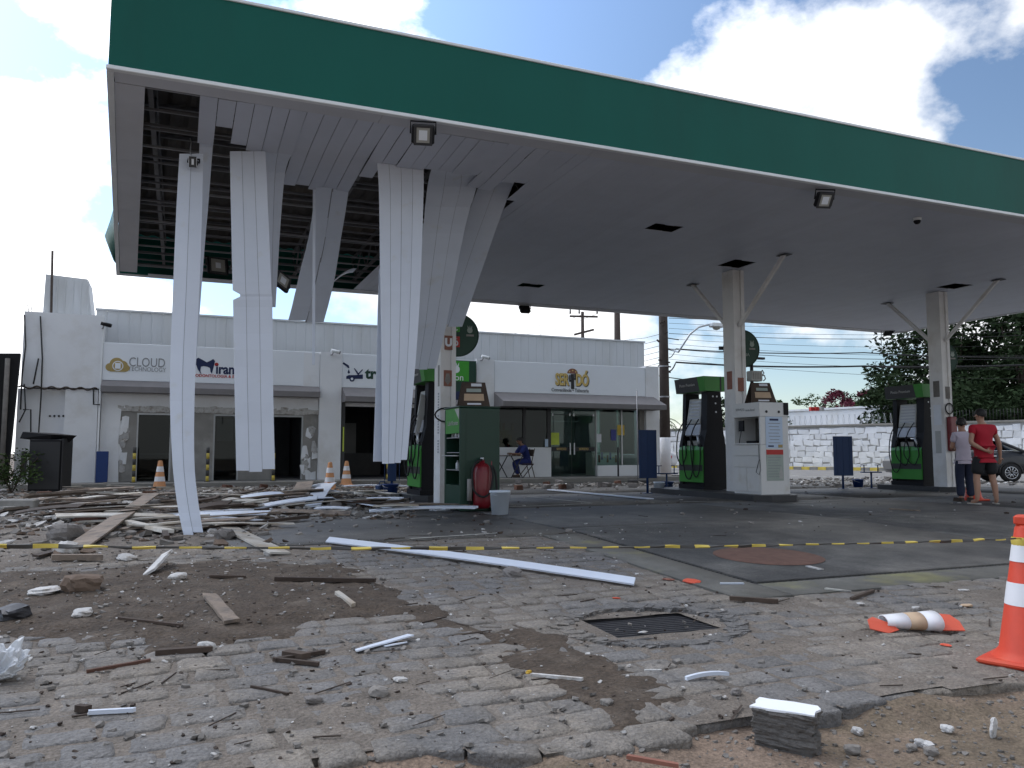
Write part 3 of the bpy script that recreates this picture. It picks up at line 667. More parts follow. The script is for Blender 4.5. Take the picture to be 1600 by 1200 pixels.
o = single('loose_panel', m, 'pvc', 'small curled white panel caught in the back of the ceiling hole', 'panel'); md = o.modifiers.new('solid','SOLIDIFY'); md.thickness = .012
# ------------------------------------------------------------------ floodlights
def floodlight(p, rz, tilt, lab, s=.28, sag=0, roll=0):
    t = thing('floodlight', lab, 'floodlight', p, rz, 'floodlights of the canopy')
    mt = Matrix.Rotation(roll,4,'Y')@Matrix.Rotation(tilt,4,'X')
    m = MB(); m.bbox(-s/2,s/2,-.03,.04,-s*.42,s*.42,.02,mt); m.build('housing','black_plastic',t)
    m = MB(); b = s*.40; c = s*.33
    for (x0,x1,z0,z1) in ((-b,b,c,c+.03),(-b,b,-c-.03,-c),(-b,-b+.03,-c,c),(b-.03,b,-c,c)): m.box(x0,x1,-.045,-.031,z0,z1,mt)
    m.build('bezel','frame_dark',t)
    MB().box(-b+.032,b-.032,-.04,-.032,-c+.002,c-.002,mt).build('lens','lamp_glass',t)
    MB().box(-.05,.05,-.0425,-.0405,-.06,.06,mt).build('diode','paper',t)
    m = MB(); m.tube([mt@Vector((-s/2-.012,.01,0)),mt@Vector((-s/2-.012,.05,s*.5)),mt@Vector((s/2+.012,.05,s*.5)),mt@Vector((s/2+.012,.01,0))],.012,4,False); m.build('bracket','black_plastic',t)
    return t
p = atz(661,210,4.80); floodlight(p, R(-14), R(38), 'black square floodlight under the fascia above the broad white sheet')
p = atz(1288,312,4.80); floodlight(p, R(-16), R(38), 'black square floodlight under the fascia at the right')
floodlight(at(820,483,20.0), R(170), R(40), 'small dark floodlight hanging from the rear edge of the canopy', .3)
floodlight(at(440,440,13.0), R(25), R(-20), 'broken floodlight dangling by its cable in the ceiling hole', .32, roll=.5)
floodlight(at(340,416,17.0), R(15), R(-15), 'dark floodlight deep in the ceiling hole behind the tall strip', .42)
floodlight(at(302,254,10.66), R(-10), R(8), 'small black lamp hooked to the top of the leftmost tall strip', .11)
m = MB(); m.tube([at(300,248,10.7),at(297,238,10.75),at(299,222,10.95),atz(297,216,5.02)],.008,4); single('lamp_cable', m, 'light_metal', 'thin bent wire holding the small lamp under the canopy corner', 'wire')
p = atz(1433,343,Z0-.02); t = thing('dome_camera','small white dome camera under the canopy ceiling at the right','camera',p); MB().cyl((0,0,-.02),(0,0,.03),.07,n=16).build('base','trim_white',t); MB().lathe([(.06,-.02),(.055,-.05),(.035,-.075),(0.002,-.085)],n=14).build('dome','black_plastic',t)
# ================================================================== THE SHOP BUILDING
YF = 25.0; ZB = .15
def bX(px_, py_=650, Y=YF): return at(px_,py_,Y).x
def bZ(px_, py_, Y=YF): return at(px_,py_,Y).z
bld = thing('shop_building','long low white shop building with sign panels behind the canopy','building',(7,YF,ZB))
def W(name, x0,x1,z0,z1, mat_='white_wall', y0=YF, y1=YF+.25, parent=None, label=None, bev=0):
    m = MB(); (m.bbox(x0,x1,y0,y1,z0,z1,bev) if bev else m.box(x0,x1,y0,y1,z0,z1)); return part(name, m, mat_, parent or bld, label)
SZ0, SZ1 = 2.97, 4.02                                # sign band
xT0, xT1 = bX(22,700), bX(156,600)                  # end block
xA0, xA1 = xT1, bX(497)                              # first shop front
xB0, xB1 = bX(532), bX(655)                          # workshop front
xL0, xL1 = bX(672), bX(743)                          # green logo bay
xC0, xC1 = bX(770), bX(1006)                         # convenience store
xE1 = bX(1027)
# rear shell and roof
W('back_wall', xT0, xE1, ZB, 4.6, 'white_wall', 33, 33.25)
W('side_wall', xT0, xT0+.25, ZB, 4.0, 'white_wall', YF+1.0, 33)
W('side_wall', xE1-.25, xE1, ZB, 4.0, 'white_wall', YF+.26, YF+1.2); W('side_wall', xE1-.25, xE1, ZB, 4.0, 'white_wall', YF+4.2, 33); W('side_wall', xE1-.25, xE1, ZB, .9, 'white_wall', YF+1.21, YF+4.19); W('side_wall', xE1-.25, xE1, 2.7, 4.0, 'white_wall', YF+1.21, YF+4.19); sw2 = W('side_window', xE1-.16, xE1-.1, .9, 2.7, 'frame_alu', YF+2.67, YF+2.73); W('pane', xE1-.135, xE1-.125, .91, 2.69, 'shop_glass', YF+1.22, YF+2.66, sw2); W('pane', xE1-.135, xE1-.125, .91, 2.69, 'shop_glass', YF+2.74, YF+4.18, sw2)
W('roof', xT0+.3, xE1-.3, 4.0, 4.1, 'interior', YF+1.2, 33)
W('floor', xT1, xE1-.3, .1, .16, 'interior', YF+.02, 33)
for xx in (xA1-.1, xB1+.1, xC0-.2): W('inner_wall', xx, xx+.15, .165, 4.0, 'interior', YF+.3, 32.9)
# ribbed metal parapet, rib by rib
px0, px1 = bX(150,500,26), bX(1007,545,26); zt = bZ(150,484,26); zt2 = bZ(1007,535,26); nrib = 62
pr = W('parapet', px0, px1, 3.9, min(zt,zt2)-.02, 'cladding', 26.03, 26.1)
for k in range(nrib):
    x0 = px0+(px1-px0)*k/nrib; wd = (px1-px0)/nrib; m = MB(); m.prism([(x0+.005,26.028),(x0+.015,26.021),(x0+wd-.03,26.021),(x0+wd-.025,26.028)],3.9,min(zt,zt2),'z'); part('cladding_sheet', m, 'cladding', pr)
W('parapet_cap', px0-.02, px1+.02, min(zt,zt2), min(zt,zt2)+.05, 'cladding', 25.97, 26.14)
# end block with its torn awning line, cables and pipes
zt = bZ(100,491)
W('end_block', xT0+.1, xT1, bZ(90,606), zt, 'white_wall', YF-.15, YF+1.2)
W('end_block_base', xT0, bX(100,680), .0, bZ(90,608), 'white_wall', YF+.12, YF+1.2)
W('end_block_pier', bX(100,680), xT1-.02, .0, bZ(90,608), 'white_wall', YF-.12, YF+1.2)
part('corner_bead', MB().box(xT1+.002,xT1+.05,YF-.17,YF-.12,.15,zt+.02), 'trim_white', bld)
m = MB(); pts = []
for k in range(40):
    t = k/39; pts.append((xT0+.05+(xT1-xT0-.1)*t, YF-.18, bZ(90,606)-.02+.035*math.sin(t*34)))
part('torn_edge', MB().tube(pts,.022,5), 'wood_dark', bld)
for pl in ([(38,492),(40,540),(34,590),(32,640)],[(63,494),(66,560),(64,620),(60,680),(45,745)],[(36,640),(48,640),(48,690)],[(60,560),(52,600)],[(146,606),(146,632),(156,632)],[(30,660),(40,640),(38,600)]):
    part('cable', MB().tube([at(x,y,YF-.2) for x,y in pl],.02,5), 'wire', bld)
for k in range(4): part('bolt_hole', MB().cyl(at(78+k*7,650,YF+.1),at(78+k*7,650,YF+.13),.03,n=8), 'ink', bld)
m = MB(); m.box(bX(34,700),bX(42,700),YF-.02,YF+.119,.3,1.0); part('meter_box', m, 'frame_dark', bld)
# water tank housing and mast on the roof
x0, x1 = bX(68,460,26), bX(147,460,26); z1 = bZ(68,428,26)
tk = part('tank_housing', MB().prism([(x0,4.6),(x1,4.6),(bX(137,432,26),z1-.06),(x0+.03,z1)],26,27.4), 'cladding', bld)
for k in range(6):
    xx = x0+.12+k*.2; part('rib', MB().box(xx,xx+.03,25.975,25.998,4.7,z1-.12), 'cladding', tk)
part('mast', MB().tube([at(80,490,25.8),at(82,392,25.8)],.035,6), 'pole', bld)
for px_ in (46,51): part('rebar', MB().tube([at(px_,492,YF),at(px_-3,476,YF)],.012,4), 'iron', bld)
# ---- first shop: signs, awning, stripped cement front
def sign(name, x0, x1, lab): return W(name, x0, x1, SZ0, SZ1, 'sign_white', YF-.12, YF-.02, bld, lab, .008)
W('wall_band', xT1+.06, xE1, 2.6, SZ1-.04, 'white_wall', YF+.0, YF+.25)
s1 = sign('sign_panel', xT1+.055, bX(284), 'white sign panel with a gold cloud emblem')
s2 = sign('sign_panel', bX(284)+.01, bX(497)-.02, 'white sign panel with a navy tooth emblem')
def awn(x0, x1, zt_, out=.75, drop=.32):
    m = MB(); m.prism([(YF-.02,zt_),(YF-.13,zt_),(YF-.13-out,zt_-drop),(YF-.13-out,zt_-drop-.16),(YF-.02,zt_-drop-.16)],x0,x1,'x')
    return part('awning', m, 'awning', bld)
awn(xT1+.06, xA1-.02, SZ0-.005, .35, .18)
part('front_wall', MB().prism([(xT1+.06,ZB),(bX(187,700),ZB),(bX(185,690),1.3),(bX(188,660),1.9),(bX(190,634),2.2),(bX(340,632),2.28),(bX(420,636),2.22),(bX(496,637),2.22),(xA1,2.22),(xA1,2.6),(xT1+.06,2.6)],YF-.01,YF+.2), 'white_wall', bld)
dz1 = bZ(240,648)
def opening(x0,x1,z1,gl,door=False,name='window'):
    f = W(name, x0-.05, x0-.005, .16, z1+.05, 'frame_alu' if not door else 'cement', YF+.06, YF+.2)
    W('frame', x1+.005, x1+.05, .16, z1+.05, 'frame_alu', YF+.06, YF+.2, f); W('frame', x0-.004, x1+.004, z1, z1+.05, 'frame_alu', YF+.06, YF+.2, f)
    if gl: W('pane', x0, x1, .17, z1-.005, gl, YF+.12, YF+.13, f)
    return f
oA = (bX(217),bX(266)); oB = (bX(337),bX(372)); oC = (bX(428),bX(472)); zA = dz1
m = MB(); xs_ = [bX(186), oA[0]-.052, oA[1]+.052, oB[0]-.052, oB[1]+.052, oC[0]-.052, oC[1]+.052, bX(497)]
for a, b in zip(xs_[::2], xs_[1::2]): m.box(a,b,YF+.03,YF+.22,.15,2.6)
m.box(xs_[1],xs_[2],YF+.03,YF+.22,zA+.052,2.6); m.box(xs_[3],xs_[4],YF+.03,YF+.22,zA+.052,2.6); m.box(xs_[5],xs_[6],YF+.03,YF+.22,zA+.052,2.6)
part('cement_front', m, 'cement', bld)
opening(*oA, zA, 'dark_glass'); f = opening(*oB, zA, 'dark_glass'); opening(*oC, zA, None, True, 'doorway')
W('poster', oB[0]+.04, oB[1]-.12, 1.3, 1.95, 'paper', YF+.15, YF+.155, f)
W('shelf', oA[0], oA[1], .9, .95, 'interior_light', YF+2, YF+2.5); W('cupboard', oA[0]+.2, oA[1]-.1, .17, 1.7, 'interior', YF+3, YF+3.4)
for k in range(24):                                 # flakes of old white paint left on the cement
    xx = bX(190)+random.uniform(-.12,.15) if k < 12 else bX(random.uniform(475,496)); zz = random.uniform(.3,2.1) if k < 12 else random.uniform(.2,1.6)
    part('paint_flake', MB().chunk((xx,YF+.02,zz),.16,.03,.3,jit=.4,rz=0,tilt=.1), 'white_wall' if k % 3 else 'plaster', bld)
m = MB()
for k in range(30): m.chunk((bX(190)+(bX(496)-bX(190))*k/29,YF+.0,2.2+.05*nz(k,0,.9)),.3,.03,.14,jit=.4,rz=0,tilt=.1)
part('ragged_plaster', m, 'plaster', bld)
W('pilaster', xA1+.01, xB0-.01, ZB, SZ1+.02, 'white_wall', YF-.16, YF+.25)
W('wall_band', bX(472), xA1, SZ0-.3, SZ1-.02, 'white_wall', YF-.125, YF-.005)
# cloud emblem
c1 = at(183,570,YF-.14); em = MB()
for k, (dx,dz,r) in enumerate(((-.18,-.07,.11),(-.01,.02,.18),(.14,-.01,.13),(.22,-.08,.1))): em.cyl((c1.x+dx,YF-.128-.002*k,c1.z+dz),(c1.x+dx,YF-.119,c1.z+dz),r,n=24,smooth=False)
em.box(c1.x-.18,c1.x+.22,YF-.137,YF-.119,c1.z-.19,c1.z-.06)
part('cloud_emblem', em, 'gold', s1)
m = MB(); m.cyl((c1.x+.02,YF-.146,c1.z-.03),(c1.x+.02,YF-.139,c1.z-.03),.14,n=24,smooth=False); part('emblem_ring', m, 'sign_white', s1)
m = MB(); m.cyl((c1.x+.02,YF-.152,c1.z-.03),(c1.x+.02,YF-.147,c1.z-.03),.115,n=24,smooth=False); part('emblem_disc', m, 'gold', s1)
part('emblem_chip', MB().bbox(c1.x-.05,c1.x+.09,YF-.158,YF-.153,c1.z-.11,c1.z+.05,.002), 'sign_white', s1)
text('CLOUD', .37, at(230,567,YF-.125), 'sign_grey', s1, sx=.74); text('TECHNOLOGY', .175, at(230,577.5,YF-.125), 'sign_grey', s1, sx=.82, bold=-.001)
# tooth emblem and name
def P2(pts, Y=YF-.125): return [(at(x,y,Y).x, at(x,y,Y).z) for x,y in pts]
tooth = [(306,561),(310,559),(316,562),(323,566),(328,564),(333,561),(336,564),(334,573),(331,584),(329,581),(328,575),(324,573),(318,572),(314,573),(313,579),(315,586),(309,577),(306,569)]
part('tooth_emblem', MB().prism(P2(tooth),YF-.128,YF-.119), 'navy', s2)
text('iran', .4, at(337,577,YF-.125), 'navy', s2, bold=.012, ax='LEFT', sx=.85); text('ODONTOLOGIA & ESTÉT', .115, at(343,588,YF-.125), 'sign_red', s2, bold=.002)
part('i_dot', MB().cyl(at(338.5,569.5,YF-.131),at(338.5,569.5,YF-.119),.055,n=12,smooth=False), 'sign_red', s2)
# ---- workshop bay
s3 = sign('sign_panel', xB0, bX(657), 'white sign panel with a navy oil can and car emblem')
car = [(541,592),(541,589),(544,587),(547,587),(551,583),(556,587),(559,587),(561,583),(566,580),(565,582),(562,585),(567,587),(567,591),(560,591),(556,592)]
part('car_emblem', MB().prism(P2([(541,592),(541,588),(545,586),(556,586),(567,585),(567,592)]),YF-.128,YF-.119), 'navy', s3)
part('car_emblem_wheel', MB().cyl(at(550,592,YF-.137),at(550,592,YF-.129),.085,n=18,smooth=False), 'navy', s3); part('car_emblem_hub', MB().cyl(at(550,592,YF-.142),at(550,592,YF-.138),.04,n=14,smooth=False), 'sign_white', s3)
part('car_emblem_hood', MB().prism(P2([(553,576),(554,575),(560,583),(566,577),(567,578),(560,586),(559,586)]),YF-.134,YF-.13), 'navy', s3)
part('oil_spout', MB().prism(P2([(535,568),(537,566),(545,571),(546,575),(544,575),(542,573)]),YF-.128,YF-.119), 'navy', s3); part('oil_drop', MB().prism(P2([(545,577),(547,582),(545,584),(543,582)]),YF-.128,YF-.119), 'navy', s3)
text('tro', .46, at(571,584,YF-.125), 'dark_green_sign', s3, bold=.018, ax='LEFT')
awn(xB0+.01, bX(655), SZ0-.005, .6, .3)
W('lintel', xB0, xB1, 2.4, 2.96, 'white_wall', YF, YF+.25); W('jamb', xB1, xL0+.2, ZB, SZ1, 'white_wall', YF-.02, YF+.25)
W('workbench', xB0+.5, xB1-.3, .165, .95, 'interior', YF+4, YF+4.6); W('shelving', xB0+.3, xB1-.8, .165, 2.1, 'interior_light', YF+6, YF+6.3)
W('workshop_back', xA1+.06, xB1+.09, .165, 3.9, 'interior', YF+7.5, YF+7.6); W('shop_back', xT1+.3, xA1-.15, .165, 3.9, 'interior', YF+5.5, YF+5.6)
m = MB(); m.box(xB0+.02,xB0+.12,YF-.12,YF-.02,.15,2.55); part('door_frame', m, 'frame_dark', bld)
part('door_strip', MB().box(bX(534,700),bX(536,700),YF-.135,YF-.122,1.0,1.75), 'poster_yellow', bld)
# ---- green logo bay
lg = W('logo_panel', bX(680,600), bX(739,600), bZ(720,630), bZ(720,565), 'dark_green_sign', YF-.3, YF-.05, bld, 'dark green box sign with a light green logo field')
W('blue_band', bX(680,620), bX(738.5,620), bZ(720,612)-.28, bZ(720,612)-.02, 'navy', YF-.31, YF-.302, lg)
lf = W('light_field', bX(690,590), bX(728,590), bZ(720,597), bZ(720,566), 'sign_green', YF-.312, YF-.302, lg, None, .003)
text('ion', .3, at(716,590,YF-.315), 'trim_white', lg); m = MB(); c_ = at(713,577,YF-.32); m.cyl(c_,c_+Vector((0,.006,0)),.12,n=16,smooth=False); 
for a in (-.5,0,.5): m.prism([(c_.x+math.sin(a)*.1-.03,c_.z+.1),(c_.x+math.sin(a)*.1+.03,c_.z+.1),(c_.x+math.sin(a)*.2,c_.z+.22)],YF-.32,YF-.314)
part('fruit_emblem', m, 'trim_white', lg)
W('bay_wall', xL0+.2, xC0, ZB, 2.6, 'white_wall', YF+.02, YF+.25); W('bay_wall', xL0+.2, xC0, 2.6, SZ1, 'white_wall', YF-.04, YF-.001)
W('pilaster', bX(742,600), bX(769.5,600), ZB, SZ1+.03, 'white_wall', YF-.16, YF-.045)
awn(bX(680), bX(742), 2.75, .5, .25)
# ---- convenience store
s4 = sign('sign_panel', xC0+.01, xC1, 'white sign panel of the convenience store with gold lettering')
W('end_pier', xC1+.01, xE1, ZB, SZ1+.05, 'white_wall', YF-.14, YF+.25)
awn(xC0-.02, bX(1018,620), SZ0-.005, .85, .34)
cL = at(887,594,YF-.13)
for dy, mt_, dx in ((0,'ink',.03),(-.008,'seri_gold',0)):
    text('SER', .56, (cL.x-.22+dx,YF-.128+dy,cL.z-dx*.8), mt_, s4, bold=.02, sx=.58); text('D', .56, (cL.x+.43+dx,YF-.128+dy,cL.z-dx*.8), mt_, s4, bold=.02, sx=.6); text('O', .56, (cL.x+.68+dx,YF-.128+dy,cL.z-dx*.8), mt_, s4, bold=.02, sx=.6); part('accent', MB().prism([(cL.x+.66+dx,cL.z+.24-dx),(cL.x+.72+dx,cL.z+.24-dx),(cL.x+.78+dx,cL.z+.36-dx),(cL.x+.7+dx,cL.z+.36-dx)],YF-.132+dy,YF-.124+dy), mt_, s4)
m = MB(); m.bbox(cL.x+.13,cL.x+.25,YF-.14,YF-.119,cL.z-.3,cL.z+.22,.004); m.box(cL.x+.06,cL.x+.11,YF-.138,YF-.119,cL.z-.05,cL.z+.18); m.box(cL.x+.27,cL.x+.32,YF-.138,YF-.119,cL.z+.02,cL.z+.24); m.box(cL.x+.11,cL.x+.13,YF-.138,YF-.119,cL.z-.05,cL.z+.02); m.box(cL.x+.25,cL.x+.27,YF-.138,YF-.119,cL.z+.02,cL.z+.08)
part('cactus_emblem', m, 'ink', s4)
m = MB(); hat = [(cL.x+.19+.2*math.cos(a),cL.z+.24+.17*math.sin(a)) for a in [math.pi*k/14 for k in range(15)]]; m.prism(hat,YF-.134,YF-.121); part('hat_emblem', m, 'poster_brown', s4)
for k in range(3): part('hat_dot', MB().cyl((cL.x+.07+.12*k,YF-.139,cL.z+.30+(.04 if k == 1 else 0)),(cL.x+.07+.12*k,YF-.1345,cL.z+.30+(.04 if k == 1 else 0)),.03,n=8,smooth=False), 'seri_gold', s4)
text('Conveniência • Tabacaria', .165, (cL.x+.1,YF-.128,cL.z-.35), 'sign_grey', s4, bold=.006, sx=.85)
zg = bZ(900,634); zl = bZ(820,699); zr = bZ(960,727)
xD0, xD1, xD2, xW1 = bX(862,700), bX(895,700), bX(932,700), bX(998,700)
W('lintel', xC0, xC1+.01, zg, 2.96, 'frame_dark', YF, YF+.2)
lw = W('low_wall', bX(778,720), xD0-.03, ZB, zl, 'white_wall', YF-.02, YF+.2); W('low_wall', xD2+.03, bX(1003,720), ZB, zr, 'white_wall', YF-.02, YF+.2)
wn = W('window_mullion', bX(778,680)-.06, bX(778,680), zl+.0, zg, 'frame_dark', YF+.04, YF+.12)
W('pane', bX(778,680)+.005, bX(818,680), zl+.005, zg-.005, 'dark_glass', YF+.08, YF+.088, wn); W('mullion', bX(818,680)+.003, bX(822,680), zl, zg, 'frame_dark', YF+.04, YF+.12, wn); W('pane', bX(822,680)+.003, bX(856,680), zl+.005, zg-.005, 'dark_glass', YF+.08, YF+.088, wn); W('mullion', bX(856,680)+.003, xD0-.003, zl, zg, 'frame_dark', YF+.04, YF+.12, wn)
for k, (a, b) in enumerate(((xD0,xD1),(xD1,xD2))):
    d = W('glass_door', a+.012, b-.012, .17, zg-.32, 'shop_glass', YF+.08, YF+.09)
    W('door_handle', (b-.1 if k == 0 else a+.06), (b-.06 if k == 0 else a+.1), .9, 1.3, 'light_metal', YF+.03, YF+.06, d)
    W('door_band', a+.03, b-.03, 1.02, 1.16, 'ink', YF+.072, YF+.078, d); text('SERIDÓ', .11, ((a+b)/2,YF+.068,1.09), 'seri_gold', d)
    W('transom', a+.012, b-.012, zg-.3, zg-.01, 'shop_glass', YF+.08, YF+.088, d)
    for q in (a+.05,b-.1): W('hinge', q, q+.05, zg-.36, zg-.27, 'light_metal', YF+.06, YF+.1, d)
rw = W('window_mullion', xD2+.004, xD2+.03, zr, zg, 'frame_alu', YF+.05, YF+.12)
W('pane', xD2+.035, bX(972,690), zr+.005, zg-.005, 'shop_glass', YF+.08, YF+.088, rw); W('mullion', bX(972,690)+.004, bX(974,690), zr, zg, 'frame_alu', YF+.05, YF+.12, rw); W('pane', bX(974,690)+.004, xW1, zr+.005, zg-.005, 'shop_glass', YF+.08, YF+.088, rw)
W('grey_pier', bX(1000,690), bX(1009,690), ZB, zg, 'cement', YF+.0, YF+.2)
W('sign_poster', bX(860,680), bX(875,680), bZ(868,695), bZ(868,676), 'poster_yellow', YF+.062, YF+.066, wn)
W('sign_poster', bX(966,672), bX(977,672), bZ(971,680), bZ(971,664), 'poster_gold', YF+.062, YF+.066, rw); W('sign_poster', bX(934,684), bX(941,684), bZ(937,691), bZ(937,678), 'paper', YF+.062, YF+.066, rw); W('sign_poster', bX(956,680), bX(964,680), bZ(960,688), bZ(960,671), 'poster_blue', YF+.062, YF+.066, rw)
W('sign_poster', bX(852,695), bX(857,695), bZ(854,698), bZ(854,686), 'paper_blue', YF+.028, YF+.032, wn)
fz = W('ice_cream_freezer', bX(938,718), bX(978,718), .17, bZ(955,707), 'interior_light', YF+.4, YF+1.1)
W('freezer_print', bX(940,718), bX(976,718), .5, bZ(955,709), 'paper', YF+.39, YF+.398, fz); 
for k in range(7): W('print_blob', bX(943+4.4*k,718), bX(946+4.4*k,718), .62+.1*(k%3), .78+.1*((k+1)%3), ('poster_brown','poster_blue','seri_gold')[k%3], YF+.383, YF+.388, fz)
W('counter', xC0+1.2, xD2+1.6, .165, 1.1, 'interior', YF+3.4, YF+4.2); W('store_back', xC0, xE1-.3, .165, 3.9, 'interior_light', YF+6, YF+6.1)
for k in range(4): W('store_shelf', xC0+.6, xC0+3.2, .6+.42*k, .63+.42*k, 'interior_light', YF+5.4, YF+5.9)
for k in range(26): W('goods', xC0+.65+.1*k, xC0+.72+.1*k, .635+.42*(k%4), .635+.42*(k%4)+random.uniform(.15,.3), random.choice(('poster_brown','poster_blue','seri_gold','paper','interior_light','sign_red')), YF+5.45, YF+5.6)
W('ceiling_rail', xC0+1.0, xD2+.5, zg-.45, zg-.43, 'light_metal', YF+2.4, YF+2.44)
# cctv cameras on the parapet
for k, (px_,py_) in enumerate(((166,507),(524,549),(758,558))):
    p = at(px_,py_,YF-.3); t = thing('wall_camera',('small dark camera at the top corner of the end block','small black camera above the oil can sign','small black camera above the pilaster beside the green logo')[k],'camera',p,R(20),'cameras on the shop front')
    MB().cyl((-.14,0,.02),(.1,-.06,-.03),.05,.06,10).build('body','trim_white' if k else 'black_plastic',t); MB().cyl((.1,-.06,-.03),(.125,-.066,-.036),.05,n=10).build('lens','ink',t); MB().tube([(-.05,.02,-.02),(-.05,.1,-.1),(-.05,.28,-.1)],.02,5).build('bracket','grey_metal',t)
# ================================================================== PUMP ISLANDS
def island(x0,x1,y0,y1,lab):
    m = MB(); r = .25; poly = [(x0+r,y0),(x1-r,y0),(x1,y0+r),(x1,y1-r),(x1-r,y1),(x0+r,y1),(x0,y1-r),(x0,y0+r)]; m.prism(poly,0,.12,'z')
    return single('pump_island', m, 'frame_dark', lab, 'pump island', 'pump islands')
island(10.5,11.6,12.75,17.0,'dark raised pump island carrying the white service cabinet')
island(17.3,18.35,14.2,16.6,'low dark pump island under the rightmost fuel dispenser')
island(4.25,5.25,15.2,16.8,'dark pump island under the dispenser behind the broad white sheet')
def smooth(pts, n):
    P = [Vector(p) for p in pts]; P = [P[0]]+P+[P[-1]]; out = []
    for i in range(1,len(P)-2):
        for k in range(n):
            t = k/n; out.append(.5*((2*P[i])+(-P[i-1]+P[i+1])*t+(2*P[i-1]-5*P[i]+4*P[i+1]-P[i+2])*t*t+(-P[i-1]+3*P[i]-3*P[i+1]+P[i+2])*t**3))
    return out+[P[-1]]
def dispenser(loc, lab, film=True):
    t = thing('fuel_dispenser', lab, 'fuel dispenser', loc, 0, 'green and black fuel dispensers')
    MB().box(-.36,.36,-.5,.5,0,.1).build('plinth','black_plastic',t)
    body = MB()
    for ys in (-1,1):                                # tapered end pylons
        y0, y1 = (-.49,-.26) if ys < 0 else (.36,.49)
        body.prism([(-.33,.101),(.35,.101),(.33,.6),(.22,1.35),(.17,2.25),(-.2,2.25),(-.24,1.35),(-.33,1.0)],y0,y1,'y')
    body.build('pylon','black_plastic',t)
    MB().prism([(-.29,.101),(.3,.101),(.28,.95),(.2,1.2),(-.1,1.2),(-.29,.95)],-.259,.359,'y').build('core','black_plastic',t)
    for s in (-1,1):
        m = MB(); m.prism([(s*.30,.16),(s*.36,.16),(s*.36,.9),(s*.32,1.0),(s*.30,1.0)],-.47,.47,'y'); lp = m.build('lower_panel','dispenser_green',t)
        MB().box(s*.362-.002,s*.362+.002,-.468,.468,.42,.56).build('dark_band','frame_dark',lp)
        mt = Matrix.Translation((s*.16,.05,1.78))@Matrix.Rotation(s*-.16,4,'Y')
        dp = MB().bbox(-.025,.025,-.27,.27,-.27,.33,.01,mt).build('display_panel','interior_light',t)
        m = MB()
        for k in range(6): m.box(s*.027-.001,s*.027+.001,-.22,.22,.24-.08*k,.27-.08*k,mt)
        m.build('print_lines','grey_metal',dp)
        mt2 = Matrix.Translation((s*.22,.05,1.36))@Matrix.Rotation(s*-.2,4,'Y')
        MB().bbox(-.03,.03,-.3,.3,-.14,.15,.02,mt2).build('screen','grey_metal' if film else 'black_plastic',t)
        MB().box(s*.28,s*.30,-.2,.2,1.01,1.12).build('price_plate','interior_light',t)
        for k, yy in enumerate((-.3,-.02,.26)):
            m = MB(); x = s*.37; top = (s*.25,yy+.1,1.62)
            hr = random.Random(k*7+int(loc[0]*10)+(3 if s > 0 else 0)); lo_ = hr.uniform(.2,.55); sw_2 = hr.uniform(.06,.2); m.tube(smooth([top,(x+s*.05,yy+.1+sw_2*.4,1.3),(x+s*.06,yy+.1+sw_2,.85),(x+s*.05,yy+.06+sw_2*.6,lo_+.1),(x+s*.04,yy-.0,lo_),(x+s*.03,yy-.1,lo_+.16),(x+s*.01,yy-.12,.8),(x-s*.02,yy-.06,1.05)],5),.014,6); m.build('hose','black_rubber',t)
            nb = MB().tube([(s*.33,yy-.05,1.0),(s*.37,yy-.04,1.12),(s*.36,yy+.0,1.22),(s*.28,yy+.02,1.24)],[.02,.03,.03,.014],6).build('nozzle','black_plastic' if k else 'light_metal',t)
    hm = MB(); hm.prism([(-.30,2.26),(.30,2.26),(.35,2.6),(-.35,2.6)],-.56,.62,'y'); h = hm.build('header','dispenser_green',t)
    for s in (-1,1):
        m = MB(); m.add([(s*.303,-.34,2.262),(s*.303,.621,2.262),(s*.3535,.621,2.598),(s*.3535,-.3,2.598)],[(0,1,2,3)]); m.build('header_band','frame_dark',h)
    MB().box(.1,.14,-.566,-.561,2.27,2.6).build('header_mark','ink',h)
    text('Posto Premium',.1,(loc[0]-.335,loc[1]+.12,loc[2]+2.43),'interior_light',h,face='-x',extrude=.002)
    for k, (dx,zz) in enumerate(((-.05,2.14),(.06,2.14),(.02,1.98),(.03,1.78))): MB().cyl((dx,-.494,zz),(dx,-.4905,zz),.022,n=8).build('sticker','paper',t)
    return t
dispenser((11.45,15.95,.12),'green and black fuel dispenser between the utility pole and the white cabinet')
dispenser((17.83,15.55,.12),'green and black fuel dispenser beside the two standing people')
d1 = dispenser((4.78,15.98,.12),'fuel dispenser with a ripped display behind the broad white ceiling sheet')
# oily black side board leaning by the left dispenser is its open door
d1d = MB().prism([(-.42,1.2),(-.36,1.15),(-.2,1.7),(-.22,2.0),(-.3,2.02)],-.3,-.28,'y').build('torn_panel','interior_light',d1)
# ------------------------------------------------------------------ white service cabinet
c = thing('service_cabinet','white service cabinet with an open niche and two notices on its side','cabinet',(10.7,13.0,.12))
MB().bbox(0,.72,0,.85,0,1.0,.01).build('lower_body','cabinet_white',c); MB().bbox(0,.72,0,.85,1.56,1.85,.01).build('upper_body','cabinet_white',c)
MB().box(.01,.71,.002,.04,1.002,1.558).build('side_panel','cabinet_white',c); MB().box(.01,.71,.81,.848,1.002,1.558).build('side_panel','cabinet_white',c); MB().box(.55,.6,.042,.808,1.002,1.558).build('back_panel','interior',c)
MB().bbox(-.03,.5,.045,.8,1.003,1.03,.006).build('counter','cabinet_white',c)
for z0,z1 in ((.78,.93),(.55,.76)): MB().bbox(-.012,-.001,.04,.81,z0,z1,.004).build('drawer','cabinet_white',c)
for y0,y1 in ((.04,.42),(.43,.81)): MB().bbox(-.012,-.001,y0,y1,.06,.53,.004).build('cupboard_door','cabinet_white',c)
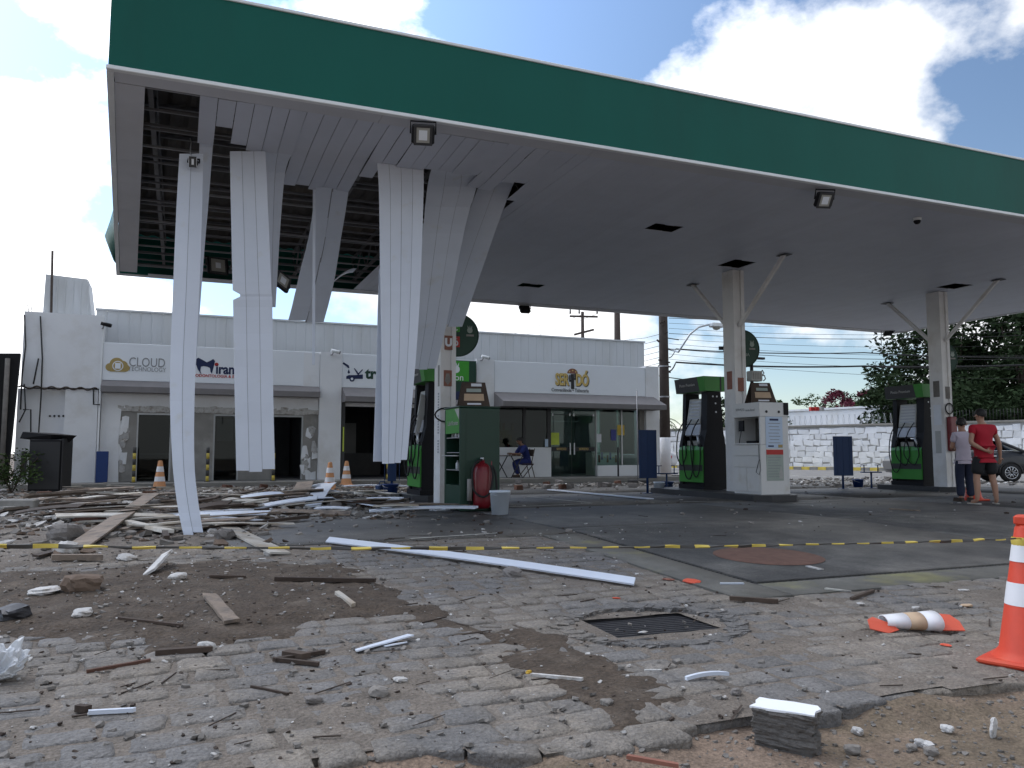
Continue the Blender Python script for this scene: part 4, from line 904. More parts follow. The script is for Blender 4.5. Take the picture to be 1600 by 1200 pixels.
MB().box(.3,.34,.12,.42,1.06,1.33).build('monitor','black_plastic',c); MB().bbox(.05,.2,.2,.5,1.032,1.08,.01).build('card_reader','black_plastic',c); MB().box(.03,.06,.55,.7,1.28,1.5).build('telephone','black_plastic',c); MB().tube([(.03,.62,1.28),(.02,.66,1.1),(.04,.7,1.035)],.008,4).build('telephone_cord','black_rubber',c)
MB().tube([(-.015,.03,1.0),(-.02,.02,.7),(-.04,.1,.45),(-.03,.02,.4),(-.03,-.03,.5),(-.02,.0,.7)],.006,4).build('hanging_wire','wire',c)
n1 = MB().box(.14,.56,-.006,-.002,.93,1.56).build('notice','paper_blue',c); n2 = MB().box(.14,.56,-.006,-.002,.28,.90).build('notice','paper_green',c)
MB().box(.14,.56,-.009,-.0065,.80,.899).build('notice_band','sign_red',n2); 
for k in range(7): 
    MB().box(.2+.02*(k%3),.5-.03*(k%2),-.008,-.0065,1.42-.065*k,1.432-.065*k).build('text_line','sign_grey',n1)
for k in range(8): MB().box(.17,.5-.04*(k%3),-.008,-.0065,.74-.055*k,.75-.055*k).build('text_line','sign_grey',n2)
MB().box(.24,.46,-.008,-.0065,1.48,1.52).build('text_line','navy',n1); MB().box(.19,.33,-.008,-.0065,.955,.985).build('text_line','navy',n1); MB().box(.44,.55,-.0085,-.0065,.94,1.0).build('stamp','gold',n1)
MB().prism([(.45,.32),(.54,.32),(.54,.45),(.51,.5),(.51,.56),(.48,.56),(.48,.5),(.45,.45)],-.008,-.0065,'y').build('bottle_picture','interior_light',n2)
for xx in (.17,.48): MB().cyl((xx,-.01,1.66),(xx,-.002,1.66),.028,n=12).build('vent_plug','ink',c)
MB().bbox(.6,.724,-.012,-.002,1.6,1.85,.003).build('meter','black_plastic',c)
text('SERVIÇO',.07,(10.695,13.6,.12+1.72),'sign_grey',c,face='-x',extrude=.001); text('nota fiscal',.07,(10.695,13.28,.12+1.7),'sign_grey',c,face='-x',extrude=.001)
def pricestand(loc, lab):
    t = thing('price_stand', lab, 'price board', loc, R(-14), 'tent-shaped price boards')
    for s in (-1,1):
        m = MB(); w0, w1 = .27, .2; m.add([Vector((-w0,s*.17,0)),Vector((w0,s*.17,0)),Vector((w1,s*.03,.42)),Vector((-w1,s*.03,.42)),Vector((-w0,s*.15,0)),Vector((w0,s*.15,0)),Vector((w1,s*.012,.42)),Vector((-w1,s*.012,.42))],[(0,1,2,3),(4,7,6,5),(0,4,5,1),(1,5,6,2),(2,6,7,3),(3,7,4,0)])
        b = m.build('board','wood_dark',t)
        mt = Matrix.Translation((0,s*.172,0))@Matrix.Rotation(s*-.0-(-.32 if s < 0 else .32)*-1*(1 if s > 0 else 1)*0,4,'X')
        if s < 0:
            def sl_(x0,x1,z0,z1,mt_): 
                q = lambda x,z: Vector((x*(1-z*.4),-.17+z*.333-.004,z)); MB().add([q(x0,z0),q(x1,z0),q(x1,z1),q(x0,z1)],[(0,1,2,3)]).build('price_strip',mt_,b)
            sl_(-.05,.16,.35,.40,'paper'); sl_(-.14,.14,.25,.31,'paper_green'); sl_(-.18,.18,.1,.22,'cone_tan'); sl_(-.12,.12,.03,.06,'paper')
    return t
pricestand((11.02,13.35,1.972),'tent-shaped price board standing on the white cabinet')
# ------------------------------------------------------------------ dark green oil cabinet
c = thing('oil_cabinet','dark green oil display cabinet with open shelves beside the column','cabinet',(4.27,12.6,0))
MB().bbox(.0,.7,0,.06,0,1.7,.012).build('end_panel','cabinet_green',c); MB().bbox(0,.7,.79,.85,0,1.7,.012).build('end_panel','cabinet_green',c); MB().box(.32,.38,.062,.788,.02,1.68).build('divider','cabinet_green',c)
MB().box(.01,.69,.062,.788,.02,.42).build('base','cabinet_green',c); MB().bbox(-.02,.72,-.005,.855,1.702,1.73,.008).build('top','cabinet_green',c)
hd = MB().box(0,.02,.062,.788,1.28,1.7).build('header','dispenser_green',c); MB().add([(-.003,.062,1.5),(-.003,.3,1.69),(-.003,.788,1.69),(-.003,.062,1.69)],[(0,1,2,3)]).build('header_swoosh','interior_light',hd); text('Lubrificantes',.11,(4.265,12.98,1.45),'interior_light',hd,face='-x',extrude=.001)
for z in (.66,.95,1.2): MB().box(.02,.31,.062,.788,z,z+.015).build('shelf','grey_metal',c)
for k in range(7):
    for z, q in ((.676,.0),(1.216,.0)):
        if z > 1 or k % 2: MB().lathe([(.001,z),(.035,z),(.035,z+.1),(.012,z+.13),(.012,z+.15),(.001,z+.15)],(.1+.05*(k%2),.12+k*.09,0),8).build('oil_bottle','paper' if k % 3 else 'interior_light',c)
MB().box(-.09,.02,.1,.7,.9,.915).build('fallen_shelf','light_metal',c)
MB().box(.1,.6,-.004,-.001,.1,1.6).build('door_sheet','cabinet_green',c)
pricestand((4.62,12.95,1.732),'tent-shaped price board standing on the dark green cabinet')
# ------------------------------------------------------------------ wheeled extinguisher and bucket
p = gnd(753,799); t = thing('wheeled_extinguisher','red wheeled fire extinguisher with handle beside the green cabinet','fire extinguisher',p,R(-20)); t.scale = (.88,.88,.88)
MB().lathe([(.001,.05),(.13,.06),(.165,.12),(.17,.2),(.17,.72),(.15,.82),(.1,.88),(.05,.9),(.045,.95),(.001,.95)],(0,0,0),20).build('cylinder','red_paint',t)
MB().tube([(-.17,.12,.1),(-.18,.14,.6),(-.2,.2,1.1),(-.17,.21,1.14),(.15,.21,1.14),(.18,.2,1.1),(.17,.14,.6),(.17,.12,.1)],.018,6).build('handle','red_paint',t)
for s in (-1,1):
    w_ = MB(); mt = Matrix.Translation((s*.23,.1,.12))@Matrix.Rotation(R(90),4,'Y'); w_.lathe([(.05,-.025),(.12,-.025),(.125,0),(.12,.025),(.05,.025)],(0,0,0),16,mt); ww_ = w_.build('wheel','black_rubber',t); MB().cyl((s*.23-.028,.1,.12),(s*.23+.028,.1,.12),.055,n=12).build('hub','grey_metal',ww_)
hz_ = [(0,-.05,.96),(-.12,-.15,.9),(-.18,-.17,.7),(-.15,-.18,.4),(.0,-.2,.28),(.14,-.18,.35),(.2,-.15,.65),(.17,-.12,.85),(.25,-.1,.7),(.28,-.1,.3)]
MB().tube(smooth(hz_,4),.02,6).build('hose','black_rubber',t); MB().cyl((.28,-.1,.32),(.28,-.1,.14),.02,.035,8).build('horn','black_plastic',t); MB().cyl((0,0,.95),(0,0,1.0),.035,n=10).build('valve','light_metal',t)
MB().cyl((-.23,-.05,.2),(-.23,-.05,.6),.05,n=10).build('gas_cartridge','cement',t)
def bucket(p, r, h, mat_, lab, grp='buckets under the canopy', name='bucket'):
    t = thing(name, lab, 'bucket', p, 0, grp)
    MB().lathe([(.001,.004),(r*.82,.004),(r,h-.03),(r*1.06,h-.03),(r*1.06,h),(r*.97,h),(r*.8,.02),(.001,.02)],(0,0,0),22).build('body',mat_,t)
    MB().tube([(-r*1.07*math.cos(a),-r*.9*math.sin(a)-.0,h-.03-.06*math.sin(a)) for a in [math.pi*k/10 for k in range(11)]],.005,4).build('handle','light_metal',t)
    return t
bucket(gnd(781,804),.155,.37,'bucket_white','white plastic bucket standing in front of the red wheeled extinguisher')
bucket(gnd(610,776),.17,.28,'bucket_blue','blue bucket under the broad hanging sheet')
bucket(gnd(1341,761),.15,.22,'bucket_blue','blue bucket by the right blue panel stand')
bucket(gnd(1043,764),.16,.2,'blue_paint','dark blue bucket near the utility pole by the left blue panel stand')
bucket(gnd(1030,770),.13,.26,'bucket_white','small pale bucket at the foot of the left blue panel stand')
p = gnd(597,775); t = thing('jerry_can','teal plastic can beside the blue bucket under the broad sheet','can',p,R(20)); MB().bbox(-.14,.14,-.09,.09,0,.26,.03).build('body','blue_paint',t); MB().tube([(-.08,0,.255),(-.06,0,.32),(.06,0,.32),(.08,0,.255)],.014,6).build('handle','blue_paint',t); MB().cyl((.1,0,.25),(.1,0,.29),.025,n=10).build('cap','ink',t)
def panelstand(px_,py_,rz,lab,w_=.52,z0=.32,z1=1.36,dx=0):
    p = gnd(px_,py_); t = thing('panel_stand',lab,'panel stand',p,rz,'blue sheet metal stands by the pumps')
    MB().bbox(-w_/2+dx,w_/2+dx,-.02,.02,z0,z1,.008).build('panel','blue_paint',t)
    for q in (-.17,0,.17): MB().box(q+dx-.008,q+dx+.008,-.028,-.0205,z0+.02,z1-.02).build('rib','blue_paint',t)
    MB().cyl((0,.05,0),(0,.05,z1-.1),.03,n=8).build('post','blue_paint',t); MB().box(-.1,.1,-.05,.15,0,.012).build('foot','blue_paint',t)
    return t
panelstand(1013,771,R(-12),'tall blue metal panel stand right of the shop front',.44,.36,1.5)
panelstand(1319,764,R(-20),'tall blue metal panel stand in front of the white stone wall',.52,.35,1.4)
panelstand(612,772,R(-12),'blue metal stand almost hidden below the broad hanging sheet',.2,.3,1.05)
def rack(px_,py_,lab):
    p = gnd(px_,py_); t = thing('tool_rack',lab,'rack',p,R(-15),'blue tool racks'); m = MB()
    MB().cyl((0,0,0),(0,0,.42),.025,n=8).build('post','blue_paint',t); MB().box(-.27,.27,-.08,.08,.42,.45).build('shelf','blue_paint',t)
    for q in (-.2,.2): MB().cyl((q,0,.45),(q,0,.62),.015,n=6).build('hook_post','blue_paint',t); MB().box(q-.08,q+.08,-.015,.015,.62,.64).build('hook_bar','blue_paint',t)
    MB().box(-.14,.14,-.1,.1,0,.012).build('foot','blue_paint',t)
rack(1042,767,'blue tool rack with T-shaped hooks beside the utility pole'); rack(1362,763,'blue tool rack with T-shaped hooks left of the right dispenser')
# ------------------------------------------------------------------ round signs on the columns
def roundsign(c, r, lab, kind):
    t = thing('round_sign', lab, 'sign', c, R(-10), 'round fuel signs on the columns')
    MB().cyl((0,-.04,0),(0,.04,0),r,n=40,smooth=False).build('disc','dark_green_sign',t)
    MB().tube([(r*math.cos(a),-.042,r*math.sin(a)) for a in [k*6.2832/40 for k in range(41)]],.012,5).build('rim','cabinet_green',t)
    MB().box(-r-.12,-r+.03,-.02,.02,-.04,.04).build('bracket','iron',t)
    if kind == 0:
        for (z0,z1,mt_,tx,sz) in ((.06,.27,'sign_green','EC',.13),(-.24,-.03,'sign_red','S10',.12)):
            b = MB().bbox(-.18,.05,-.052,-.043,z0,z1,.004).build('label',mt_,t)
            o = text(tx,sz,(0,0,0),'paper',None,bold=.004); o.data.transform(Matrix.Translation((-.07,-.055,z0+.07))); o.parent = b
            for k in range(2): MB().box(-.14,.0,-.055,-.0525,z1-.05-.035*k,z1-.035-.035*k).build('small_print','paper_green',b)
    else:
        b = MB().bbox(-.18,.08,-.052,-.043,.02,.22,.004).build('label','cone_tan',t); MB().box(-.1,.02,-.055,-.0525,.08,.16).build('mark','cone_orange',b)
        o = text('GASOLINA',.1,(0,0,0),'paper_green',None); o.data.transform(Matrix.Translation((-.06,-.045,-.14))); o.parent = t
    m = MB(); m.cyl((.25,-.05,.1),(.25,-.043,.1),.055,n=14,smooth=False)
    for a in (-.6,0,.6): m.prism([(.25+math.sin(a)*.05-.015,.14),(.25+math.sin(a)*.05+.015,.14),(.25+math.sin(a)*.08,.2)],-.05,-.043)
    m.build('fruit_emblem','paper_green',t); MB().box(.18,.33,-.048,-.043,-.02,.02).build('emblem_name','cement',t)
    return t
roundsign(at(714,524,15.0),.42,'round dark green sign with green and red fuel labels on the left column',0)
roundsign(at(1158,545,15.0),.43,'round dark green sign with an orange fuel label behind the middle column',1)
p = at(1474,560,15.3); roundsign(p,.4,'round dark green sign mostly hidden behind the right column',1)
p = at(1181,588,15.2); t = thing('junction_box','grey electrical junction box on a short mast behind the middle column','junction box',p); MB().bbox(-.2,.12,-.1,.1,-.12,.12,.015).build('body','interior_light',t)
for k in range(5): MB().box(-.16+.05*k,-.14+.05*k,-.106,-.101,-.08,.08).build('fin','cement',t)
MB().cyl((-.02,.12,-.45),(-.02,.12,.5),.04,n=8).build('mast','iron',t); MB().tube([(.12,0,.02),(.25,0,.03),(.28,0,-.05),(.22,0,-.1)],.015,5).build('conduit','grey_metal',t); MB().box(-.02,.35,.08,.16,.42,.47).build('arm','iron',t)
MB().tube([(.2,.1,.1),(.28,.1,.16),(.32,.1,.1),(.28,.1,.04),(.24,.1,.1)],.015,5).build('cable_loop','grey_metal',t)
# ------------------------------------------------------------------ cones, bollards, tape
def cone(p, h, lab, mo, mw, grp, bands=((.30,.46),(.62,.8)), rz=0, rb=.19, top=True):
    t = thing('traffic_cone', lab, 'traffic cone', p, rz, grp); R0, R1 = rb*.86, rb*.26
    rr = lambda z: R0+(R1-R0)*(z/h)
    MB().bbox(-rb*1.12,rb*1.12,-rb*1.12,rb*1.12,0,.035,.012).build('base',mo,t)
    m = MB(); m.lathe([(rb*1.02,.035),(rr(0)+.015,.05),(rr(.06),.08),(rr(h*.97),h*.97),(rr(h)*.8,h),(.001,h)],(0,0,0),28); b = m.build('body',mo,t)
    for a, c_ in bands: MB().lathe([(rr(h*a)+.004,h*a),(rr(h*c_)+.004,h*c_)],(0,0,0),28).build('band',mw,b)
    return t
pc = gnd(1614,1037); cone(pc, .78, 'large orange traffic cone with two white bands at the right edge','cone_orange','cone_white','traffic cones',((.42,.58),(.73,.88)), R(20), .2)
MB().bbox(-.05,.05,-.05,.05,.77,.83,.012).build('knob','cone_orange',[o for o in bpy.data.objects if o.name == 'traffic_cone'][0])
cone(gnd(249,766), .76, 'faded orange and white cone in front of the stripped shop window','cone_faded','cone_white','traffic cones')
cone(gnd(515,766), .72, 'faded cone standing in debris left of the workshop door','cone_faded','cone_white','traffic cones')
cone(gnd(541,759), .72, 'faded cone at the workshop doorway behind another cone','cone_faded','cone_white','traffic cones')
cone(gnd(1521,782), .68, 'small red cone seen between the legs of the two people','cone_orange','cone_orange','traffic cones', ())
def bollard(px_,py_,lab):
    p = Vector((at(px_,740,24.35).x,24.35,.15)); t = thing('bollard',lab,'bollard',p,0,'yellow and black bollards')
    for k in range(6): MB().cyl((0,0,k*.16),(0,0,k*.16+.159),.045,n=12).build('band','tape_black' if k % 2 else 'tape_yellow',t)
    MB().cyl((0,0,0),(0,0,.012),.09,n=12).build('foot','iron',t)
bollard(209,751,'yellow and black bollard left of the first shop window'); bollard(324,751,'yellow and black bollard right of the tall curved strip'); bollard(427,752,'yellow and black bollard by the dark doorway'); bollard(606,748,'yellow and black bollard in the workshop opening')
m = MB(); q = Vector((at(966,740,24.4).x,24.4,.15)); m.cyl(q,q+Vector((0,0,1.0)),.03,n=8); single('bollard_post',m,'ink','thin black post before the right shop window','post')
a = at(995,610,22.0); b = Vector((a.x,a.y,0)); m = MB(); m.tube([b,b+(a-b)*.5,a],.018,6); single('thin_pole',m,'grey_metal','thin upright pole in front of the convenience store end','pole')
m = MB(); m.bbox(-.3,.3,-.15,.15,0,.12,.02,Matrix.Translation(b)); single('pole_base',m,'frame_dark','dark block at the foot of the thin pole','block')
# barrier tape, twisted, one colour band after another
A_, B_ = atd(-160,851,2.75), pc+Vector((-.03,-.02,.70)); t = thing('barrier_tape','yellow and black striped barrier tape stretched across the picture','barrier tape',(A_+B_)/2)
L_ = (B_-A_).length; n_ = int(L_/.08)
for k in range(n_):
    m = MB(); S_ = 5
    for i in range(S_+1):
        u = (k+i/S_)/n_; p = A_+(B_-A_)*u; p.z -= .03*4*u*(1-u)-.006*noise.noise(Vector((u*40,3,0))); an = u*34+.8*math.sin(u*9); ww_ = .0055+.0025*math.sin(u*23)
        d = Vector((0,math.sin(an),math.cos(an)))*ww_
        e = Vector((0,math.cos(an),-math.sin(an)))*.003
        for q in (p+d+e,p+d-e,p-d-e,p-d+e): m.v.append(q)
    for i in range(S_):
        for j in range(4): m.f.append([4*i+j,4*i+(j+1)%4,4*i+4+(j+1)%4,4*i+4+j]); m.sm.append(False)
    m.f += [[0,1,2,3],[4*S_+3,4*S_+2,4*S_+1,4*S_]]; m.sm += [False]*2
    part('band', m, 'tape_yellow' if k % 2 else 'tape_black', t)
m = MB(); m.lathe([(.075,.0),(.078,.03),(.072,.045)],pc+Vector((0,0,.66)),18); part('knot', m, 'tape_yellow', t)
# ================================================================== THE STREET BEHIND
Wp = [atd(1020,730,57), atd(1235,732,50), atd(1600,738,41), atd(2000,750,33)]
for v in Wp: v.z = 0
sw_ = thing('stone_wall','long white painted rubble stone wall across the street','wall',Wp[1])
H_ = 2.55
m = MB()
for a, b in zip(Wp,Wp[1:]):
    t = (b-a).normalized(); n_ = Vector((t.y,-t.x,0)); n_ = n_ if n_.dot(-a) > 0 else -n_
    vs = [a,b,b-n_*.35,a-n_*.35]; m.add(vs+[v+Vector((0,0,H_)) for v in vs],[(0,1,5,4),(1,2,6,5),(2,3,7,6),(3,0,4,7),(4,5,6,7)])
part('mortar_core', m, 'mortar', sw_)
stn = []
for a, b in zip(Wp,Wp[1:]):
    t = (b-a).normalized(); n_ = Vector((t.y,-t.x,0)); n_ = n_ if n_.dot(-a) > 0 else -n_; L_ = (b-a).length; rows = 7; rh = (H_-.12)/rows
    for r_ in range(rows):
        x = random.uniform(-.3,0)
        while x < L_:
            w_ = random.uniform(.3,.75); x0, x1 = max(0,x), min(L_,x+w_); x += w_
            if x1-x0 < .15: continue
            q = [(x0+.008,r_*rh+.008),(x1-.008,r_*rh+.008),(x1-.008,(r_+1)*rh-.008),(x0+.008,(r_+1)*rh-.008)]
            q = [(u+random.uniform(-.06,.06),v+random.uniform(-.07,.07)) for u,v in q]; q = [(u,max(.02,v)) for u,v in q]
            stn.append((a,t,n_,q))
def stone_(mb, a, t, n_, q):
    cx = sum(u for u,_ in q)/4; cz = sum(v for _,v in q)/4
    vs = [a+t*u+n_*.001+Vector((0,0,v)) for u,v in q]+[a+t*(cx+(u-cx)*.9)+n_*random.uniform(.015,.04)+Vector((0,0,cz+(v-cz)*.9)) for u,v in q]
    mb.add(vs,[(0,1,5,4),(1,2,6,5),(2,3,7,6),(3,0,4,7),(4,5,6,7)])
stn.sort(key=lambda s: abs(proj(s[0]+s[1]*s[3][0][0])[0]-1390))
rest = MB()
for i, s_ in enumerate(stn):
    if i < 280 and inview(s_[0]+s_[1]*s_[3][0][0]): mb = MB(); stone_(mb,*s_); part('stone', mb, 'stone_white', sw_)
    else: stone_(rest,*s_)
tag(part('stones_beyond', rest, 'stone_white', sw_), kind='stuff')
m = MB()
for a, b in zip(Wp,Wp[1:]):
    t = (b-a).normalized(); n_ = Vector((t.y,-t.x,0)); n_ = n_ if n_.dot(-a) > 0 else -n_; vs = [a+n_*.09,b+n_*.09,b-n_*.4,a-n_*.4]; m.add([v+Vector((0,0,H_)) for v in vs]+[v+Vector((0,0,H_+.1)) for v in vs],[(0,1,5,4),(1,2,6,5),(2,3,7,6),(3,0,4,7),(4,5,6,7)])
part('coping', m, 'pavement', sw_)
kerb = MB(); kerb2 = MB()
for a, b in zip(Wp,Wp[1:]):
    t = (b-a).normalized(); n_ = Vector((t.y,-t.x,0)); n_ = n_ if n_.dot(-a) > 0 else -n_; L_ = (b-a).length
    for k in range(int(L_/.5)):
        vs = [a+t*(k*.5+.01)+n_*1.6,a+t*(k*.5+.49)+n_*1.6,a+t*(k*.5+.49)+n_*.2,a+t*(k*.5+.01)+n_*.2]; (kerb if k % 2 else kerb2).add([v-Vector((0,0,.1)) for v in vs]+[v+Vector((0,0,.14)) for v in vs],[(0,1,5,4),(1,2,6,5),(2,3,7,6),(3,0,4,7),(4,5,6,7)])
structure('far_kerb', kerb, 'kerb_paint'); structure('far_kerb', kerb2, 'pavement')
# razor wire on the wall
m = MB(); posts = MB(); a, b = Wp[0], Wp[2]; L_ = (Wp[1]-Wp[0]).length+(Wp[2]-Wp[1]).length
def onwall(d):
    l1 = (Wp[1]-Wp[0]).length
    return Wp[0]+(Wp[1]-Wp[0])*(d/l1) if d < l1 else Wp[1]+(Wp[2]-Wp[1])*min(1.3,(d-l1)/(Wp[2]-Wp[1]).length)
d = 4.0
while d < 16.5:
    p = onwall(d)-Vector((0,0,0)); pts = [p+Vector((.1*math.sin(k*.6)+.15*k/10,.0,H_+.4+.28*math.cos(k*.63))) for k in range(11)]; m.tube(pts,.012,3); d += .34
single('razor_wire', m, 'light_metal', 'coils of razor wire along the top of the white stone wall', 'razor wire')
m = MB(); k = 0; d = 17
while d < 27:
    p = onwall(d); m.cyl(p+Vector((0,0,H_+.1)),p+Vector((0,0,H_+.7)),.011,n=4); d += .16
single('railing', m, 'ink', 'dark thin railing on the stone wall at the right', 'railing')
# low white house behind the wall
p0, p1 = atd(1226,700,58), atd(1384,700,52); p0.z = p1.z = 0
t = thing('low_house','flat white building rising just above the stone wall','building',p0); dv = (p1-p0).normalized(); nv = Vector((-dv.y,dv.x,0)); nv = nv if nv.dot(p0) > 0 else -nv
pm = p0+(p1-p0)*.42; z1 = atd(1295,640,55).z
m = MB(); vs = [p0,pm,p1,p1+nv*7,p0+nv*7]; m.add(vs+[v+Vector((0,0,z1)) for v in vs],[(0,1,6,5),(1,2,7,6),(2,3,8,7),(3,4,9,8),(4,0,5,9),(5,6,7,8,9)]); part('wall', m, 'white_wall', t)
m = MB(); vs = [p0-nv*.1,p1-nv*.1,p1+nv*7.1,p0+nv*7.1]; m.add([v+Vector((0,0,z1+.01)) for v in vs]+[v+Vector((0,0,z1+.14)) for v in vs],[(0,1,5,4),(1,2,6,5),(2,3,7,6),(3,0,4,7),(4,5,6,7),(0,3,2,1)]); part('roof_slab', m, 'white_wall', t)
for q in (1268,1276,1284): part('roof_lamp', MB().box(-.12,.12,-.1,.1,0,.25,Matrix.Translation(atd(q,642,52))), 'sign_red' if q != 1284 else 'interior_light', t)
# ------------------------------------------------------------------ utility poles, lamp, wires
def upole(px_, d, r, top, lab, white=0, arm=None):
    b = atd(px_,735,d); b.z = 0; t = thing('utility_pole', lab, 'utility pole', b, 0, 'utility poles')
    MB().cyl((0,0,0),(0,0,top),r*1.25,r*.72,14).build('shaft','pole',t)
    if white: MB().cyl((0,0,.02),(0,0,white),r*1.25+.012,r*1.25-.02,14).build('painted_foot','stone_white',t)
    return t, b
up, ub = upole(1040,34,.19,13.0,'thick brown utility pole with a white painted foot and lamp arm',2.1)
for k in range(22):
    z = random.uniform(4.2,8.4); a = random.uniform(0,6.3); MB().tube([(.22*math.cos(a),.22*math.sin(a),z),(.32*math.cos(a),.32*math.sin(a),z+random.uniform(-.1,.1))],.04,4).build('clamp','wood_dark',up)
for z in (3.3,4.6,7.2): MB().lathe([(.25-.006*z,z),(.25-.006*z,z+.06)],(0,0,0),12).build('strap','grey_metal',up)
for z, l_ in ((4.2,.9),(5.9,.7),(3.0,-.5)): MB().tube([(-.2,0,z),(l_,-.1,z-.1)],.025,4).build('spike','iron',up)
rod = [(.2,0,5.4)]+[tuple((wm(up).inverted()@atd(x,y,33.5))) for x,y in ((1060,550),(1078,522),(1092,511),(1108,507),(1118,507))]
MB().tube(rod,[.045]*6,6).build('lamp_arm','light_metal',up)
q = wm(up).inverted()@atd(1121,508,33.5); MB().bbox(-.35,.25,-.15,.15,-.1,.08,.03,Matrix.Translation(q)).build('lamp_head','light_metal',up); MB().lathe([(.17,0),(.13,-.08),(.001,-.12)],q+Vector((-.05,0,-.1)),12).build('lamp_bowl','lamp_glass',up)
u2, b2 = upole(967,46,.2,12.0,'second brown utility pole rising behind the shop parapet')
u3, b3 = upole(912,60,.16,11.6,'thin utility pole with two crossarms behind the shop roof')
iv = wm(u3).inverted(); q0, q1 = iv@atd(890,494,60), iv@atd(934,495,60); MB().tube([q0,q1],.09,4,False).build('crossarm','pole',u3); q0, q1 = iv@atd(897,523,60), iv@atd(928,515,60); MB().tube([q0,q1],.1,4,False).build('crossarm','pole',u3)
for px_ in (891,905,933): q = iv@atd(px_,490,60); MB().cyl(q,q+Vector((0,0,.35)),.07,.05,8).build('insulator','frame_dark',u3)
def wire(pts, r=.012, lab='thin power line running from the utility pole to the right', n=10, sag=.0):
    P = [Vector(p) for p in pts]; out = []
    for a, b in zip(P,P[1:]):
        for k in range(n): u = k/n; q = a+(b-a)*u; q.z -= sag*4*u*(1-u); out.append(q)
    out.append(P[-1]); m = MB().tube(out,r,4); return single('power_line', m, 'wire', lab, 'power line', 'overhead lines')
for k in range(9): wire([atd(1045,497+8*k,34),atd(1690,480+13*k+(k%3)*4,30)],.008 if k % 3 else .014,sag=.25)
for k, (ya,yb,r_) in enumerate(((570,565,.035),(549,557,.022))): wire([atd(1045,ya+10,34),atd(1056,ya-4,34),atd(1350,ya+2,33),atd(1700,yb,30)],r_,'thick black cable running right from the utility pole',sag=.1)
for k in range(6): wire([atd(1040,520+9*k,34),atd(1008,528+9*k,40),atd(900,540+9*k,60)],.012,'thin line from the utility pole behind the shop parapet')
for k in range(3): wire([atd(892+21*k,490,60),atd(720,540+8*k,75)],.014,'thin line running left from the pole with crossarms',sag=.3)
for k in range(2): wire([atd(30,555+30*k,24),atd(-40,600+40*k,22)],.012,'thin wire at the far left beside the end block')
# small lamp on a bracket under the canopy's far edge
p = at(1388,520,19.9); floodlight(p, R(160), R(-50), 'small floodlight at the far right corner of the canopy', .28); MB_ = MB().tube([at(1377,514,19.9),at(1377,540,19.9)],.012,4); single('hanging_rod', MB_, 'grey_metal', 'thin rod hanging at the far right corner of the canopy', 'rod')
# ------------------------------------------------------------------ trees and plants
def leaves(mb, c, rx, ry, rz_, n, s, rnd, shell=.55):
    for _ in range(n):
        while True:
            v = Vector((rnd.uniform(-1,1),rnd.uniform(-1,1),rnd.uniform(-1,1)))
            if shell < v.length < 1: break
        p = Vector((c[0]+v.x*rx,c[1]+v.y*ry,c[2]+v.z*rz_)); a = Vector((rnd.gauss(0,1),rnd.gauss(0,1),rnd.gauss(0,.6))).normalized(); b = a.orthogonal().normalized(); b = Matrix.Rotation(rnd.uniform(0,6.3),3,a)@b; l_ = s*rnd.uniform(.6,1.3)
        mb.add([p-a*l_,p+b*l_*.42,p+a*l_,p-b*l_*.42],[(0,1,2,3)])
def tree(px_, d, base_y, h, w_, lab, mat_, seed, nclump=40, leaf=.22, per=110, trunk=.22, low=.3, name='broadleaf_tree', grp='trees behind the stone wall'):
    rnd = random.Random(seed); b = atd(px_,735,d); b.z = 0; t = thing(name, lab, 'tree', b, 0, grp); m = MB(); tr = MB(); h0 = h*low
    tr.tube([(0,0,0),(.1*trunk,.1,h0*.6),(rnd.uniform(-.3,.3),rnd.uniform(-.3,.3),h0*1.3),(rnd.uniform(-.5,.5),0,h*.8)],[trunk,trunk*.85,trunk*.6,trunk*.2],8)
    for k in range(nclump):
        while True:
            v = Vector((rnd.uniform(-1,1),rnd.uniform(-1,1),rnd.uniform(-1,1)))
            if v.length < 1: break
        v = v*(.35+.65*v.length**.2); c_ = Vector((v.x*w_/2,v.y*w_/2,h0+(h-h0)*(.5+.5*v.z))); s_ = rnd.uniform(.55,1.15)*w_*.13
        leaves(m, c_, s_*1.2, s_*1.2, s_*.75, int(per*rnd.uniform(.6,1.4)), leaf, rnd, .1)
        if k % 2 == 0: st = Vector((0,0,h0*rnd.uniform(.8,1.5))); tr.tube([st,(st+c_)/2+Vector((0,0,.2*h*.1)),c_],[trunk*.35,trunk*.22,trunk*.06],5)
    tr.build('trunk','bark',t); m.build('crown',mat_,t); return t
tree(1500,54,0,11.2,10.5,'large dark tree rising behind the right column','leaf_dark',3,70,.2,150,.4,.28)
tree(1600,50,0,10.6,10,'large dark tree at the right edge above the people','leaf_dark',4,64,.2,150,.4,.22)
tree(1700,50,0,12.5,11,'tall dark tree leaning in from beyond the right edge','leaf_dark',6,60,.22,150,.4,.2)
tree(1435,50,0,6.0,7,'dark dense bushy tree left of the right column','leaf_dark',8,46,.18,150,.25,.2)
tree(1555,46,0,5.2,8,'low dark foliage mass just above the wall behind the people','leaf_dark',9,46,.17,150,.2,.15)
tree(1330,56,0,5.6,3.6,'magenta flowering shrub above the white house','leaf_magenta',12,26,.13,110,.1,.5,'flowering_shrub')
tree(1290,58,0,5.3,5.0,'thin green shrub above the white house','leaf_mid',13,24,.13,70,.1,.55,'shrub')
tree(1225,58,0,4.6,4.0,'sparse shrub showing past the white cabinet','leaf_mid',14,14,.12,60,.08,.55,'shrub')
tree(1120,60,0,5.0,4.0,'dark shrub behind the middle dispenser','leaf_dark',15,16,.14,90,.08,.4,'shrub')
